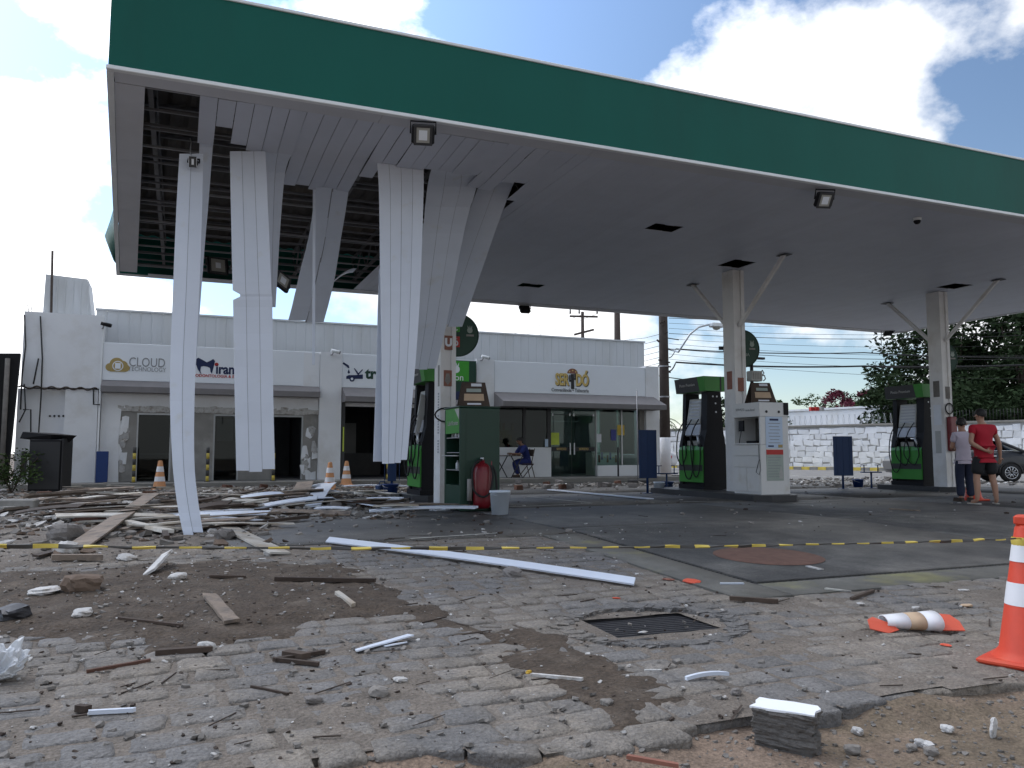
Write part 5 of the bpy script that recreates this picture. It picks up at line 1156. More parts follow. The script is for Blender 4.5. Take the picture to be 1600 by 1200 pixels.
tree(1372,54,0,5.4,3.0,'round dark green bush beside the magenta shrub','leaf_mid',16,24,.14,120,.12,.3,'shrub')
def palm(px_, d, h, ln, lab, nf=16, seed=1):
    rnd = random.Random(seed); b = atd(px_,735,d); b.z = 0; t = thing('palm_tree', lab, 'palm tree', b, 0, 'palms behind the wall')
    MB().tube([(0,0,0),(.1,0,h*.5),(.05,.1,h)],[.2,.15,.12],8).build('trunk','bark',t)
    for k in range(nf):
        a = k/nf*6.283+rnd.uniform(-.2,.2); up_ = rnd.uniform(.2,1.1); m = MB(); pts = []
        for i in range(8): u = i/7; r_ = ln*u; pts.append(Vector((math.cos(a)*r_,math.sin(a)*r_,h+ln*(up_*u-(.5+up_*.6)*u*u))))
        m.tube(pts,[.03-.003*i for i in range(8)],4); sd = Vector((-math.sin(a),math.cos(a),0))
        for i in range(1,8):
            for q in (0,.5):
                p = pts[i-1].lerp(pts[i],q)
                for s_ in (-1,1): e = p+sd*s_*ln*.28*(1.1-i/9)+(pts[i]-pts[i-1])*.6-Vector((0,0,ln*.06)); dd = (pts[i]-pts[i-1]).normalized()*.05; m.add([p-dd,p+dd,e],[(0,1,2)])
        m.build('frond','palm_leaf',t)
palm(1398,58,5.4,2.6,'palm with upright fronds left of the dark trees',18,3); palm(1029,48,2.7,1.4,'small dark palm beside the utility pole',14,5)
# weeds at the far left: a shrub in front of the end block
rnd = random.Random(21); p = gnd(18,772); t = thing('garden_shrub','olive green shrub growing by the burnt cabinet at the far left','shrub',p); m = MB()
for k in range(16): leaves(m,(rnd.uniform(-.6,.6),rnd.uniform(-.4,.4),rnd.uniform(.2,.95)),.25,.25,.2,70,.05,rnd,.0)
m.build('foliage','leaf_mid',t); s_ = MB()
for k in range(7): s_.tube([(0,0,0),(rnd.uniform(-.2,.2),0,.4),(rnd.uniform(-.6,.6),rnd.uniform(-.3,.3),.85)],.012,4)
s_.build('stem','bark',t)
# dark tarpaulin wall and burnt cabinet at the far left
a = at(-60,560,24.2); b = at(31,552,24.2); t = thing('dark_wall','blackened high wall at the far left edge','wall',((a.x+b.x)/2,24.3,0))
m = MB(); m.prism([(a.x-3,0),(b.x-.15,0),(b.x,b.z),(a.x-3,a.z)],24.2,24.4); part('panel', m, 'dark_wall', t)
for px_ in (12,-20): part('post', MB().cyl(at(px_,560,24.15),Vector((at(px_,560,24.15).x,24.15,0)),.06,n=8), 'rubble_grey', t)
p = gnd(76,770); t = thing('burnt_cabinet','charred black appliance standing against the end block','appliance',p,R(-14)); MB().bbox(-.36,.36,-.3,.3,0,1.28,.02).build('body','black_plastic',t); MB().box(-.33,.33,-.315,-.301,.1,1.22).build('door','ink',t); MB().chunk((-.05,0,1.34),.85,.6,.16,rz=.1,tilt=.1).build('melted_top','black_plastic',t); MB().box(.365,.385,-.3,.3,0,1.3).build('side_sheet','ink',t)
p = atz(157,745,.15); m = MB(); m.bbox(-.12,.18,-.03,.03,0,.85,.01,Matrix.Translation(Vector((at(157,740,24.6).x,24.6,.15)))); single('blue_sheet',m,'bucket_blue','narrow blue panel leaning at the corner of the end block','panel')
m = MB(); p = gnd(12,802); m.bbox(-.7,.42,-.12,.12,0,.22,.02,Matrix.Translation(p)@Matrix.Rotation(R(-12),4,'Z')); single('planter_kerb',m,'cement','pale concrete planter edge at the far left','kerb')
# ------------------------------------------------------------------ cars
def car(loc, rz, paint, lab, grp='cars parked along the street'):
    t = thing('parked_car', lab, 'car', loc, rz, grp)
    st = [(-2.25,.62,.42,.70,.70),(-2.15,.76,.30,.78,.86),(-1.7,.84,.25,.86,.95),(-1.1,.87,.22,.88,1.0),(-.75,.88,.22,.9,1.03),(.0,.89,.22,.9,1.04),(.9,.89,.22,.9,1.03),(1.5,.87,.24,.9,1.04),(1.95,.83,.3,.86,1.05),(2.2,.74,.4,.78,.98),(2.26,.66,.48,.68,.85)]
    m = MB(); K = 10                                  # body shell, length along x, front at -x
    for (x,hw,zb,zw,zt) in st:
        prof = [(-hw*.8,zb),(-hw*.97,zb+.1),(-hw,(zb+zw)/2),(-hw*.98,zw),(-hw*.88,zt),(hw*.88,zt),(hw*.98,zw),(hw,(zb+zw)/2),(hw*.97,zb+.1),(hw*.8,zb)]
        m.v += [Vector((x,y_,z_)) for y_,z_ in prof]
    for i in range(len(st)-1):
        for k in range(K): m.f.append([i*K+k,i*K+(k+1)%K,(i+1)*K+(k+1)%K,(i+1)*K+k]); m.sm.append(True)
    m.f += [list(range(K)),[(len(st)-1)*K+k for k in range(K-1,-1,-1)]]; m.sm += [False]*2
    b = m.build('body',paint,t)
    cb = [(-1.05,.70,1.0,.0),(-.35,.64,1.0,.36),(.0,.62,1.0,.44),(.6,.62,1.0,.45),(1.15,.62,1.0,.38),(1.85,.68,1.0,.03)]
    m = MB()
    for (x,hw,z,hh) in cb: m.v += [Vector((x,-hw-.14,z)),Vector((x,-hw+.02,z+hh)),Vector((x,hw-.02,z+hh)),Vector((x,hw+.14,z))]
    for i in range(len(cb)-1):
        for k in range(3): m.f.append([i*4+k,i*4+k+1,i*4+5+k,i*4+4+k]); m.sm.append(True)
    m.build('cabin_glass','car_glass',t)
    m = MB()
    for i in range(1,len(cb)-1):
        x,hw,z,hh = cb[i]; m.v += [Vector((x,-hw+.01,z+hh+.012)),Vector((x,0,z+hh+.05)),Vector((x,hw-.01,z+hh+.012))]
    for i in range(len(cb)-3):
        for k in range(2): m.f.append([i*3+k,i*3+k+1,i*3+4+k,i*3+3+k]); m.sm.append(True)
    m.build('roof',paint,t)
    for s in (-1,1):
        for (x0,x1,z1) in ((-1.05,-.35,.36),(1.15,1.85,.38)): m = MB().tube([(x0,s*.85,1.0),(x1 if x0 < 0 else x0,s*.66,1.0+z1)] if x0 < 0 else [(x0,s*.63,1.0+z1),(x1,s*.83,1.03)],.05,6); m.build('pillar',paint,t)
        MB().tube([(.35,s*.86,1.02),(.4,s*.62,1.44)],.035,5).build('pillar','ink',t)
        MB().tube([(-.9,s*.85,1.03),(.4,s*.86,1.05),(1.5,s*.85,1.06)],.015,5).build('chrome_strip','chrome',t)
        for x in (-.35,.75): MB().bbox(x,x+.2,s*.9-.02,s*.9+.02,.86,.9,.01).build('door_handle','chrome',t)
        MB().tube([(.38,s*.905,.3),(.4,s*.91,.95)],.006,4).build('door_gap','ink',t)
        for x in (-1.4,1.38):
            w_ = MB(); mt = Matrix.Translation((x,s*.82,.32))@Matrix.Rotation(R(90),4,'X'); w_.lathe([(.2,-.1),(.31,-.1),(.325,-.05),(.325,.05),(.31,.1),(.2,.1)],(0,0,0),28,mt); ww_ = w_.build('wheel','black_rubber',t)
            MB().lathe([(.001,.0),(.2,.0)],(0,0,0),24,Matrix.Translation((x,s*.89,.32))@Matrix.Rotation(R(90),4,'X')).build('disc','ink',ww_)
            m = MB()
            for k in range(10):
                a = k*.628; c_, s_ = math.cos(a), math.sin(a); m.tube([(x+.04*c_,s*.92,.32+.04*s_),(x+.19*c_,s*.915,.32+.19*s_)],.017,4)
            m.tube([(x+.2*math.cos(a),s*.91,.32+.2*math.sin(a)) for a in [k*.2618 for k in range(25)]],.018,5); m.build('rim','chrome',ww_)
            ar = MB(); ar.tube([(x+.36*math.cos(a),s*.885,.32+.36*math.sin(a)) for a in [math.pi*k/12-.1 for k in range(14)]],.03,6); ar.build('wheel_arch','ink',t)
        MB().bbox(-2.24,-2.05,s*.6-.13,s*.6+.13,.62,.74,.02).build('headlight','lamp_glass',t); MB().bbox(2.1,2.25,s*.6-.14,s*.6+.14,.72,.86,.02).build('tail_light','sign_red',t)
    return t
cc_ = atd(1581,752,27); car((cc_.x-.745,cc_.y+1.47,-.03), R(-30), 'car_grey', 'dark grey sedan parked on the street behind the two people')
p = atd(1030,735,40); car((p.x-.8,p.y+1.4,-.03), R(-45), 'car_white', 'pale car mostly hidden behind the painted foot of the utility pole')
# ================================================================== PEOPLE
def skin(name, V, E, mat_, parent, root=0, sub=2):
    me = bpy.data.meshes.new(name); keys = list(V); idx = {k:i for i,k in enumerate(keys)}
    me.from_pydata([V[k][0] for k in keys],[(idx[a],idx[b]) for a,b in E],[]); o = bpy.data.objects.new(name,me); COL.objects.link(o)
    o.modifiers.new('skin','SKIN').use_smooth_shade = True
    if not me.skin_vertices: bpy.context.view_layer.objects.active = o
    d = me.skin_vertices[0].data
    for i,k in enumerate(keys):
        r = V[k][1]; d[i].radius = r if isinstance(r,tuple) else (r,r); d[i].use_root = (i == root)
    sb = o.modifiers.new('sub','SUBSURF'); sb.levels = sub; sb.render_levels = sub
    dg = bpy.context.evaluated_depsgraph_get(); m2 = bpy.data.meshes.new_from_object(o.evaluated_get(dg)); bpy.data.objects.remove(o)
    m2.materials.clear(); m2.materials.append(MAT[mat_])
    for p in m2.polygons: p.use_smooth = True
    o = bpy.data.objects.new(name,m2); COL.objects.link(o); o.parent = parent; return o
def person(loc, rz, lab, J, top, bottom, skin_, hair, shoes, scale=1.0, sleeve=.55, leglen=1.0, girth=1.0, bun=False, seat=False):
    t = thing('person', lab, 'person', loc, rz); t.scale = (scale,)*3
    V = {'pelvis':(J['pelvis'],(.135*girth,.11*girth)),'waist':(J['waist'],(.125*girth,.095*girth)),'chest':(J['chest'],(.165*girth,.115*girth)),'upper':(J['upper'],(.13*girth,.09*girth)),'neck':(J['neck'],.055),'jaw':(J['jaw'],(.062,.075)),'head':(J['head'],(.078,.098)),'crown':(J['crown'],(.055,.07))}
    E = [('pelvis','waist'),('waist','chest'),('chest','upper'),('upper','neck'),('neck','jaw'),('jaw','head'),('head','crown')]
    for s in 'LR':
        V['sh'+s] = (J['sh'+s],.062*girth); V['el'+s] = (J['el'+s],.044*girth); V['wr'+s] = (J['wr'+s],(.026,.03)); V['fa'+s] = (tuple(Vector(J['el'+s]).lerp(Vector(J['wr'+s]),.3)),.043*girth)
        E += [('upper','sh'+s),('sh'+s,'el'+s),('el'+s,'fa'+s),('fa'+s,'wr'+s)]
        w_ = Vector(J['wr'+s]); d = (Vector(J['ha'+s])-w_).normalized(); V['pa'+s] = (tuple(w_+d*.06),(.03,.018)); E.append(('wr'+s,'pa'+s)); sd = d.cross(Vector((0,1,.2))).normalized()
        for k in range(4):
            kn = w_+d*.09+sd*(k-1.5)*.019; V[f'k{s}{k}'] = (tuple(kn),.0095); V[f't{s}{k}'] = (tuple(kn+d*(.06+.012*(1.5-abs(k-1.5)))+Vector((0,.018,0))),.0075); E += [('pa'+s,f'k{s}{k}'),(f'k{s}{k}',f't{s}{k}')]
        V[f'th{s}'] = (tuple(w_+d*.05+sd*.05),.0095); V[f'tt{s}'] = (tuple(w_+d*.085+sd*.065),.008); E += [('pa'+s,f'th{s}'),(f'th{s}',f'tt{s}')]
        V['hip'+s] = (J['hip'+s],.095*girth); V['kn'+s] = (J['kn'+s],.058*girth); V['ca'+s] = (tuple(Vector(J['kn'+s]).lerp(Vector(J['an'+s]),.32)+Vector((0,-.018,0))),.056*girth); V['an'+s] = (J['an'+s],.036); V['to'+s] = (J['to'+s],(.045,.022))
        E += [('pelvis','hip'+s),('hip'+s,'kn'+s),('kn'+s,'ca'+s),('ca'+s,'an'+s),('an'+s,'to'+s)]
    VB = {k:(v[0], tuple(q*.8 for q in v[1]) if isinstance(v[1],tuple) else v[1]*.8) if (k in ('pelvis','waist','chest','upper','hipL','hipR','shL','shR') or (leglen > .7 and k[:2] in ('kn','ca'))) else v for k,v in V.items()}
    b = skin('body', VB, E, skin_, t)
    hc = Vector(J['head']); fd = (Vector(J['jaw'])-Vector(J['neck'])); 
    g_ = .022
    def grow(k, dr): r = V[k][1]; return (tuple(q+dr for q in r) if isinstance(r,tuple) else (r+dr,r+dr))
    V2 = {k:(V[k][0],grow(k,g_)) for k in ('pelvis','waist','chest','upper')}; V2['hem'] = (tuple(Vector(J['pelvis'])+Vector((0,0,-.06))),(.16*girth,.13*girth)); E2 = [('hem','pelvis'),('pelvis','waist'),('waist','chest'),('chest','upper'),('upper','col')]
    V2['col'] = (tuple(Vector(J['upper']).lerp(Vector(J['neck']),.6)),(.075,.075))
    for s in 'LR':
        V2['sh'+s] = (V['sh'+s][0],grow('sh'+s,.018)); V2['sl'+s] = (tuple(Vector(J['sh'+s]).lerp(Vector(J['el'+s]),sleeve)),(.074*girth,.074*girth)); E2 += [('upper','sh'+s),('sh'+s,'sl'+s)]
    skin('shirt', V2, E2, top, t)
    V3 = {'waist':(tuple(Vector(J['pelvis'])+Vector((0,0,.06))),(.15*girth,.122*girth)),'pelvis':(tuple(Vector(J['pelvis'])+Vector((0,0,-.02))),(.155*girth,.132*girth))}; E3 = [('waist','pelvis')]
    for s in 'LR':
        V3['hip'+s] = (V['hip'+s][0],(.118*girth,.118*girth)); E3.append(('pelvis','hip'+s))
        if leglen < .7: V3['kn'+s] = (tuple(Vector(J['hip'+s]).lerp(Vector(J['kn'+s]),.86)),(.108*girth,.108*girth)); E3.append(('hip'+s,'kn'+s))
        else: V3['kn'+s] = (V['kn'+s][0],(.088*girth,.092*girth)); V3['an'+s] = (tuple(Vector(J['an'+s])+Vector((0,0,.02))),(.07,.074)); E3 += [('hip'+s,'kn'+s),('kn'+s,'an'+s)]
    skin('trousers' if leglen > .7 else 'shorts', V3, E3, bottom, t)
    # hair cap, ears, nose, eyes, mouth
    m = MB(); prof = []
    for i in range(7):
        a = i/6*1.75; prof.append((.098*math.sin(a)+.001,.112*math.cos(a)))
    ft = Vector(J['face']); rot = Matrix.Translation(hc+Vector((0,0,.02))-ft*.018)@ft.to_track_quat('Y','Z').to_matrix().to_4x4()@Matrix.Rotation(R(18),4,'X')@Matrix.Diagonal((.95,1.12,1.0,1)); m.lathe(prof,(0,0,0),16,rot); m.build('hair',hair,t)
    if bun: MB().lathe([(.001,.05),(.035,.035),(.05,0),(.035,-.035),(.001,-.05)],hc-ft*.12+Vector((0,0,.0)),10).build('bun',hair,t)
    fm = Matrix.Translation(hc)@ft.to_track_quat('Y','Z').to_matrix().to_4x4()
    for s in (-1,1):
        MB().lathe([(.001,.03),(.016,.02),(.02,0),(.014,-.02),(.001,-.028)],(0,0,0),8,fm@Matrix.Translation((s*.085,-.005,-.01))).build('ear',skin_,t)
        MB().lathe([(.001,.008),(.01,0),(.001,-.008)],(0,0,0),8,fm@Matrix.Translation((s*.032,.092,.0))).build('eye','ink',t)
    MB().add([fm@Vector(q) for q in ((-.012,.09,.02),(.012,.09,.02),(.016,.095,-.03),(-.016,.095,-.03),(0,.125,-.025))],[(0,1,4),(1,2,4),(2,3,4),(3,0,4)]).build('nose',skin_,t)
    MB().box(-.025,.025,.085,.093,-.062,-.054,fm).build('mouth','poster_brown',t)
    for s in 'LR':
        a = Vector(J['an'+s]); b_ = Vector(J['to'+s]); d = (b_-a); d.z = 0; d.normalize(); n_ = Vector((-d.y,d.x,0)); c0 = a-d*.06; c1 = b_+d*.05; m = MB()
        poly = [c0+n_*.035,c0-n_*.035,(c0+c1)/2-n_*.045,c1-n_*.042,c1+d*.03,c1+n_*.042,(c0+c1)/2+n_*.045]; zz = min(a.z,b_.z)-.03
        hh = .02 if shoes == 'flip' else .075; m.add([Vector((q.x,q.y,zz-.0)) for q in poly]+[c_+((Vector((q.x,q.y,0))-c_)*(1 if shoes == 'flip' else .85))+Vector((0,0,zz+hh-c_.z)) for q in poly for c_ in [Vector(((c0.x+c1.x)/2,(c0.y+c1.y)/2,0))]],[tuple(range(6,-1,-1)),tuple(range(7,14))]+[(i,(i+1)%7,7+(i+1)%7,7+i) for i in range(7)])
        m.build('sandal' if shoes == 'flip' else 'shoe','pvc_dirty' if shoes == 'flip' else 'wood_dark',t)
    return t
JM = dict(pelvis=(0,0,.93),waist=(0,0,1.08),chest=(0,0,1.27),upper=(0,0,1.41),neck=(0,.02,1.51),jaw=(-.005,.05,1.575),head=(-.01,.045,1.65),crown=(-.01,.03,1.71),
  shL=(-.195,0,1.41),elL=(-.30,-.06,1.14),wrL=(-.11,-.17,1.0),haL=(.02,-.2,.97),shR=(.195,0,1.41),elR=(.31,-.01,1.14),wrR=(.355,.03,.9),haR=(.36,.05,.8),
  hipL=(-.1,0,.87),knL=(-.155,.02,.48),anL=(-.19,-.02,.085),toL=(-.22,.11,.045),hipR=(.1,0,.87),knR=(.17,.02,.48),anR=(.2,-.02,.085),toR=(.26,.1,.045),face=(-.25,.95,0))
person(gnd(1541,789), R(-15), 'person in a red t-shirt and dark shorts, one hand behind the back', JM, 'shirt_red','shorts_black','skin','hair','flip', 1.0, .5, .4, 1.06)
JW = dict(pelvis=(0,0,.88),waist=(0,0,1.02),chest=(0,0,1.18),upper=(0,0,1.3),neck=(0.0,.02,1.39),jaw=(.01,.05,1.45),head=(.01,.045,1.52),crown=(.01,.03,1.575),
  shL=(-.15,0,1.3),elL=(-.2,.05,1.05),wrL=(-.08,.2,1.02),haL=(0,.26,1.03),shR=(.15,0,1.3),elR=(.2,.05,1.05),wrR=(.1,.2,1.0),haR=(.02,.26,1.02),
  hipL=(-.085,0,.83),knL=(-.09,.01,.45),anL=(-.1,-.02,.085),toL=(-.12,.1,.045),hipR=(.085,0,.83),knR=(.1,.01,.45),anR=(.1,-.02,.085),toR=(.14,.1,.045),face=(.5,.85,0))
person(gnd(1509,785), R(-20), 'person in a pale t-shirt and dark jeans with dark tied hair', JW, 'shirt_white','denim','skin','hair','shoe', 1.0, .6, 1.0, .92, True)
# table, chair and the person sitting at the shop window
ty = 24.45; tx0, tx1 = at(779,718,ty).x, at(812,718,ty).x; t = thing('folding_table','folding table at the convenience store window','table',((tx0+tx1)/2,ty,.15)); wd = (tx1-tx0)/2
MB().bbox(-wd,wd,-.3,.3,.70,.73,.008).build('tabletop','wood_dark',t)
for q in (-1,1):
    for s in (-1,1): MB().tube([(q*wd*.45-s*.2,-.25*q,0),(q*wd*.45+s*.2,.25*q*0-.25*q,.7)],.018,5).build('leg','iron',t)
p = Vector((at(822,745,ty).x,ty,.15)); t = thing('folding_chair','folding chair under the seated person in blue','chair',p); MB().bbox(-.2,.2,-.2,.2,.43,.46,.008).build('seat','wood_dark',t)
for q in (-.2,.2): MB().tube([(.22,q,0),(.1,q,.45),(.22,q,.95)],.016,5).build('leg','wood_dark',t); MB().tube([(-.2,q,0),(.18,q,.45)],.016,5).build('leg','wood_dark',t)
MB().box(.17,.19,-.2,.2,.7,.92).build('backrest','wood_dark',t)
JS = dict(pelvis=(.05,0,.55),waist=(.02,0,.7),chest=(-.06,0,.88),upper=(-.12,0,1.0),neck=(-.17,0,1.08),jaw=(-.23,0,1.12),head=(-.23,0,1.19),crown=(-.22,0,1.24),
  shL=(-.12,-.17,.99),elL=(-.3,-.2,.76),wrL=(-.48,-.12,.78),haL=(-.58,-.1,.78),shR=(-.12,.17,.99),elR=(-.3,.2,.76),wrR=(-.48,.12,.78),haR=(-.58,.1,.78),
  hipL=(-.0,-.1,.53),knL=(-.4,-.11,.5),anL=(-.32,-.11,.09),toL=(-.44,-.11,.045),hipR=(0,.1,.53),knR=(-.4,.11,.5),anR=(-.25,.11,.09),toR=(-.37,.11,.045),face=(-1,0,0))
person(p+Vector((0,0,0)), 0, 'person in blue work clothes sitting at the table by the shop', JS, 'blue_cloth','blue_cloth','skin_dark','hair','shoe', 1.0, .95, 1.0)

# ================================================================== DEBRIS
def board(a, b, w_, th, mat_, lab, grp, name='board', lift=(0,0), tw=0.0, bend=0.0, taper=1.0, cat='board'):
    a = gnd(*a) if len(a) == 2 else Vector(a); b = gnd(*b) if len(b) == 2 else Vector(b); a.z = max(a.z,gtop(a.x,a.y))+lift[0]+.002; b.z = max(b.z,gtop(b.x,b.y))+lift[1]+.002
    t = (b-a).normalized(); n_ = t.cross(Vector((0,0,1))).normalized(); u = n_.cross(t); n_ = (n_*math.cos(tw)+u*math.sin(tw)); u = n_.cross(t); m = MB(); K = 8
    for i in range(K+1):
        s_ = i/K; c_ = a+(b-a)*s_+u*(bend*4*s_*(1-s_)); e = w_/2*(1+(taper-1)*s_)*(1+random.uniform(-.07,.05)*(0 if mat_ in ('pvc',) else 1)*(2.2 if i in (0,K) else 1))
        j = random.uniform(-.25,.25)*min(w_,.12) if i in (0,K) else 0
        for q in (c_+n_*e+t*j, c_-n_*e-t*j, c_-n_*e-t*j+u*th, c_+n_*e+t*j+u*th): m.v.append(q)
    for i in range(K):
        for k in range(4): m.f.append([4*i+k,4*i+(k+1)%4,4*i+4+(k+1)%4,4*i+4+k]); m.sm.append(False)
    m.f += [[0,1,2,3],[4*K+3,4*K+2,4*K+1,4*K]]; m.sm += [False]*2
    return single(name, m, mat_, lab, cat, grp)
GB = 'boards and strips lying on the ground'
board((512,849),(992,916),.11,.015,'pvc','long bright white ceiling strip lying on the cobbles in the middle',GB,'ceiling_strip',(.03,.03),-.32,.015,cat='ceiling strip')
board((858,767),(1016,781),.16,.02,'pvc','long white strip lying on the forecourt before the convenience store',GB,'ceiling_strip',(.02,.01),cat='ceiling strip')
board((118,862),(236,797),.24,.02,'wood_tan','tan board leaning up on the debris left of the tall strip',GB,'board',(.01,.22),.1)
board((322,815),(438,868),.24,.02,'pvc_dirty','dusty grey board lying right of the tall strip foot',GB,'board',(.04,.01),.1)
board((195,826),(262,840),.16,.04,'pvc_dirty','short dusty plank beside the tan board',GB,'board',(.05,.03),.1)
board((245,811),(260,848),.06,.05,'wood_dark','short dark batten by the foot of the tall strip',GB,'batten',(.05,.0))
board((0,806),(182,789),.16,.03,'wood_tan','long pale plank running in from the left edge',GB,'board',(.03,.1),.3)
board((40,793),(160,777),.14,.04,'wood_tan','broken tan plank on the debris beside the shrub',GB,'board',(.16,.1),.4)
board((485,797),(514,771),.34,.015,'pvc','short white ceiling piece propped on the boards',GB,'ceiling_strip',(.02,.2),.1,.05,cat='ceiling strip')
board((505,790),(626,798),.22,.02,'pvc','white ceiling strip pointing at the green cabinet',GB,'ceiling_strip',(.1,.0),.1,.01,cat='ceiling strip')
board((459,797),(477,772),.38,.02,'wood_tan','ribbed tan board propped on the boards near the cones',GB,'board',(.03,.25),.1)
board((505,796),(530,803),.28,.02,'pvc_dirty','small dusty board below the white propped piece',GB,'board',(.02,.01))
board((560,795),(675,778),.05,.05,'wood_tan','thin pale batten reaching to the column foot',GB,'batten',(.0,.02))
board((385,824),(480,813),.07,.04,'wood_dark','dark batten on the concrete right of the tall strip',GB,'batten',(.01,.03))
board((0,805),(60,800),.12,.1,'cement','grey concrete sill at the far left edge',GB,'sill',(.0,.0))
board((430,917),(586,916),.05,.03,'wood_dark','dark splintered lath on the brown soil',GB,'lath',(.0,.01))
board((326,912),(384,911),.035,.02,'wood_dark','short dark lath left of the long dark lath',GB,'lath')
board((1140,938),(1216,943),.04,.03,'wood_dark','dark stick on the concrete strip near the channel',GB,'stick')
board((1072,1065),(1137,1059),.022,.018,'pvc','thin white bent strip on the cobbles below the drain grate',GB,'strip',(.005,.01),0,.012,cat='strip')
board((830,1057),(910,1068),.02,.015,'plaster','thin pale stick with a yellow tip on the brown soil',GB,'stick')
board((246,1024),(330,1018),.045,.03,'wood_dark','dark curved stick with a white lump at its end',GB,'stick')
board((326,946),(362,984),.09,.02,'wood_tan','brown broken board on the soil patch',GB,'board',(.02,.01))
board((526,938),(552,954),.04,.025,'pvc_dirty','short pale board scrap on the soil',GB,'board')
board((556,1019),(642,999),.05,.008,'pvc','pointed white plastic shard on the cobbles',GB,'shard',(.003,.02),.1,0,1.4,'shard'); board((600,1012),(636,1008),.05,.006,'pvc','small white tongue of the plastic shard',GB,'shard',(.003,.012),.1,0,.3,'shard')
board((138,1117),(210,1113),.018,.018,'pvc','white plastic pipe piece at the lower left',GB,'pipe',cat='pipe')
board((120,1112),(138,1114),.03,.03,'wood_dark','dark plug at the end of the white pipe piece',GB,'plug',cat='plug')
board((392,1075),(450,1087),.012,.012,'wood_dark','thin dark twig at the lower left',GB,'twig',cat='twig'); board((430,1034),(508,1021),.03,.02,'wood_dark','upper dark wood splinter on the grey dust',GB,'stick'); board((426,1033),(498,1041),.025,.02,'wood_dark','lower dark wood splinter on the grey dust',GB,'stick'); board((446,1025),(478,1030),.06,.03,'wood_dark','dark wood chunk between two splinters',GB,'stick')
board((135,1052),(235,1034),.02,.015,'brick_red','reddish brown lath across the cobbles at the left',GB,'lath'); board((185,975),(285,985),.02,.015,'wood_dark','thin dark lath on the soil at the left',GB,'lath'); board((980,1186),(1060,1200),.02,.015,'poster_brown','brown lath on the bare earth at the bottom edge',GB,'lath'); board((1007,1050),(1034,1050),.015,.012,'plaster','small pale chip of pipe beside the brown soil',GB,'chip')
board((80,879),(160,877),.07,.05,'wood_tan','dusty hollow profile lying behind the tape',GB,'profile',(.01,.01)); board((55,876),(92,868),.1,.02,'wood_dark','dark scrap next to the hollow profile',GB,'board',(.02,.02)); board((232,906),(262,890),.1,.02,'plaster','tilted white sheet fragment behind the soil patch',GB,'sheet',(.0,.1),.5,cat='sheet')
board((1330,938),(1365,925),.03,.02,'wood_dark','dark twig at the corner of the concrete strip',GB,'twig',cat='twig'); board((1290,921),(1330,926),.03,.012,'line_paint','pale paint scrap on the concrete strip',GB,'scrap',cat='scrap'); board((1262,886),(1284,891),.04,.012,'plaster','white flat scrap right of the round tank cover',GB,'scrap',cat='scrap'); board((1390,796),(1438,799),.04,.02,'wood_tan','thin pale strip on the forecourt before the people',GB,'strip',cat='strip'); board((1125,913),(1162,913),.025,.012,'pvc','short white strip at the channel corner',GB,'strip',cat='strip')
rnd = random.Random(5)
for k in range(96):                                  # the heap of broken boards under the hole
    px_ = rnd.uniform(60,600) if k < 64 else rnd.uniform(20,330); py_ = rnd.uniform(766,806) if px_ > 330 else rnd.uniform(764,835); a = gnd(px_,py_); an = rnd.gauss(0,.5)+(-.2); ln = rnd.uniform(.5,1.9); b = a+Vector((math.cos(an)*ln,math.sin(an)*ln*.8,0))
    mt_ = rnd.choice(('pvc','pvc_dirty','pvc_dirty','wood_tan','wood_dark') if k < 64 else ('pvc_dirty','wood_tan','wood_tan','wood_dark')); la = rnd.uniform(0,.12)
    board(tuple(a),tuple(b),rnd.uniform(.08,.22),rnd.uniform(.012,.03),mt_,{'pvc':'white broken ceiling strip in the debris heap under the hole','pvc_dirty':'dusty broken ceiling strip in the debris heap under the hole','wood_tan':'tan broken board in the debris heap under the hole','wood_dark':'dark broken board in the debris heap under the hole'}[mt_],'broken boards in the debris heap','broken_board',(la,rnd.uniform(0,.2)),rnd.uniform(-.25,.25),rnd.uniform(0,.03))
# bricks and lumps
def lump(px_,py_,s, mat_, lab, grp, name='lump', dz=0, cat='rubble', flat=.7, jit=.2, off=0.0):
    p = gnd(px_,py_,off); s *= (.72 if py_ > 890 else .9); p.z = max(p.z,gtop(p.x,p.y) if not off else -9); m = MB(); m.rough((p.x,p.y,p.z+s*flat*.32+dz),s*1.25,s*.95,s*flat,rnd,3,.3,rnd.uniform(0,3),box=.35,tilt=.15); return single(name, m, mat_, lab, cat, grp)
GL = 'larger lumps of rubble'
lump(99,845,.3,'brick_grey','grey hollow block with a dusty top behind the tape',GL); lump(141,818,.28,'brick_red','dark red brick lump on the debris at the left',GL); lump(103,869,.2,'plaster','pale angular lump just below the tape',GL); lump(800,900,.17,'brick_grey','grey stone lump beside the long white strip',GL); lump(352,842,.2,'brick_grey','grey lump beside the dusty board',GL); lump(128,931,.25,'rubble_brown','dark reddish clod on the soil at the left',GL)
lump(68,934,.2,'plaster','pale flat plaster piece at the left',GL,flat=.3); lump(128,971,.15,'plaster','white crumpled plaster scrap on the soil',GL,flat=.4); lump(322,1015,.1,'plaster','white rounded lump at the end of a dark stick',GL); lump(592,1086,.09,'rubble_grey','small ribbed grey stone on the cobbles',GL); lump(626,1064,.07,'plaster','bright white chip in the middle foreground',GL,flat=.4); lump(490,1096,.08,'brick_grey','dark grey stone at the lower left of the middle',GL,flat=.5); lump(946,1103,.05,'rubble_grey','small round stone on the brown soil patch',GL); lump(1150,1084,.06,'brick_grey','small dark stone left of the broken block',GL)
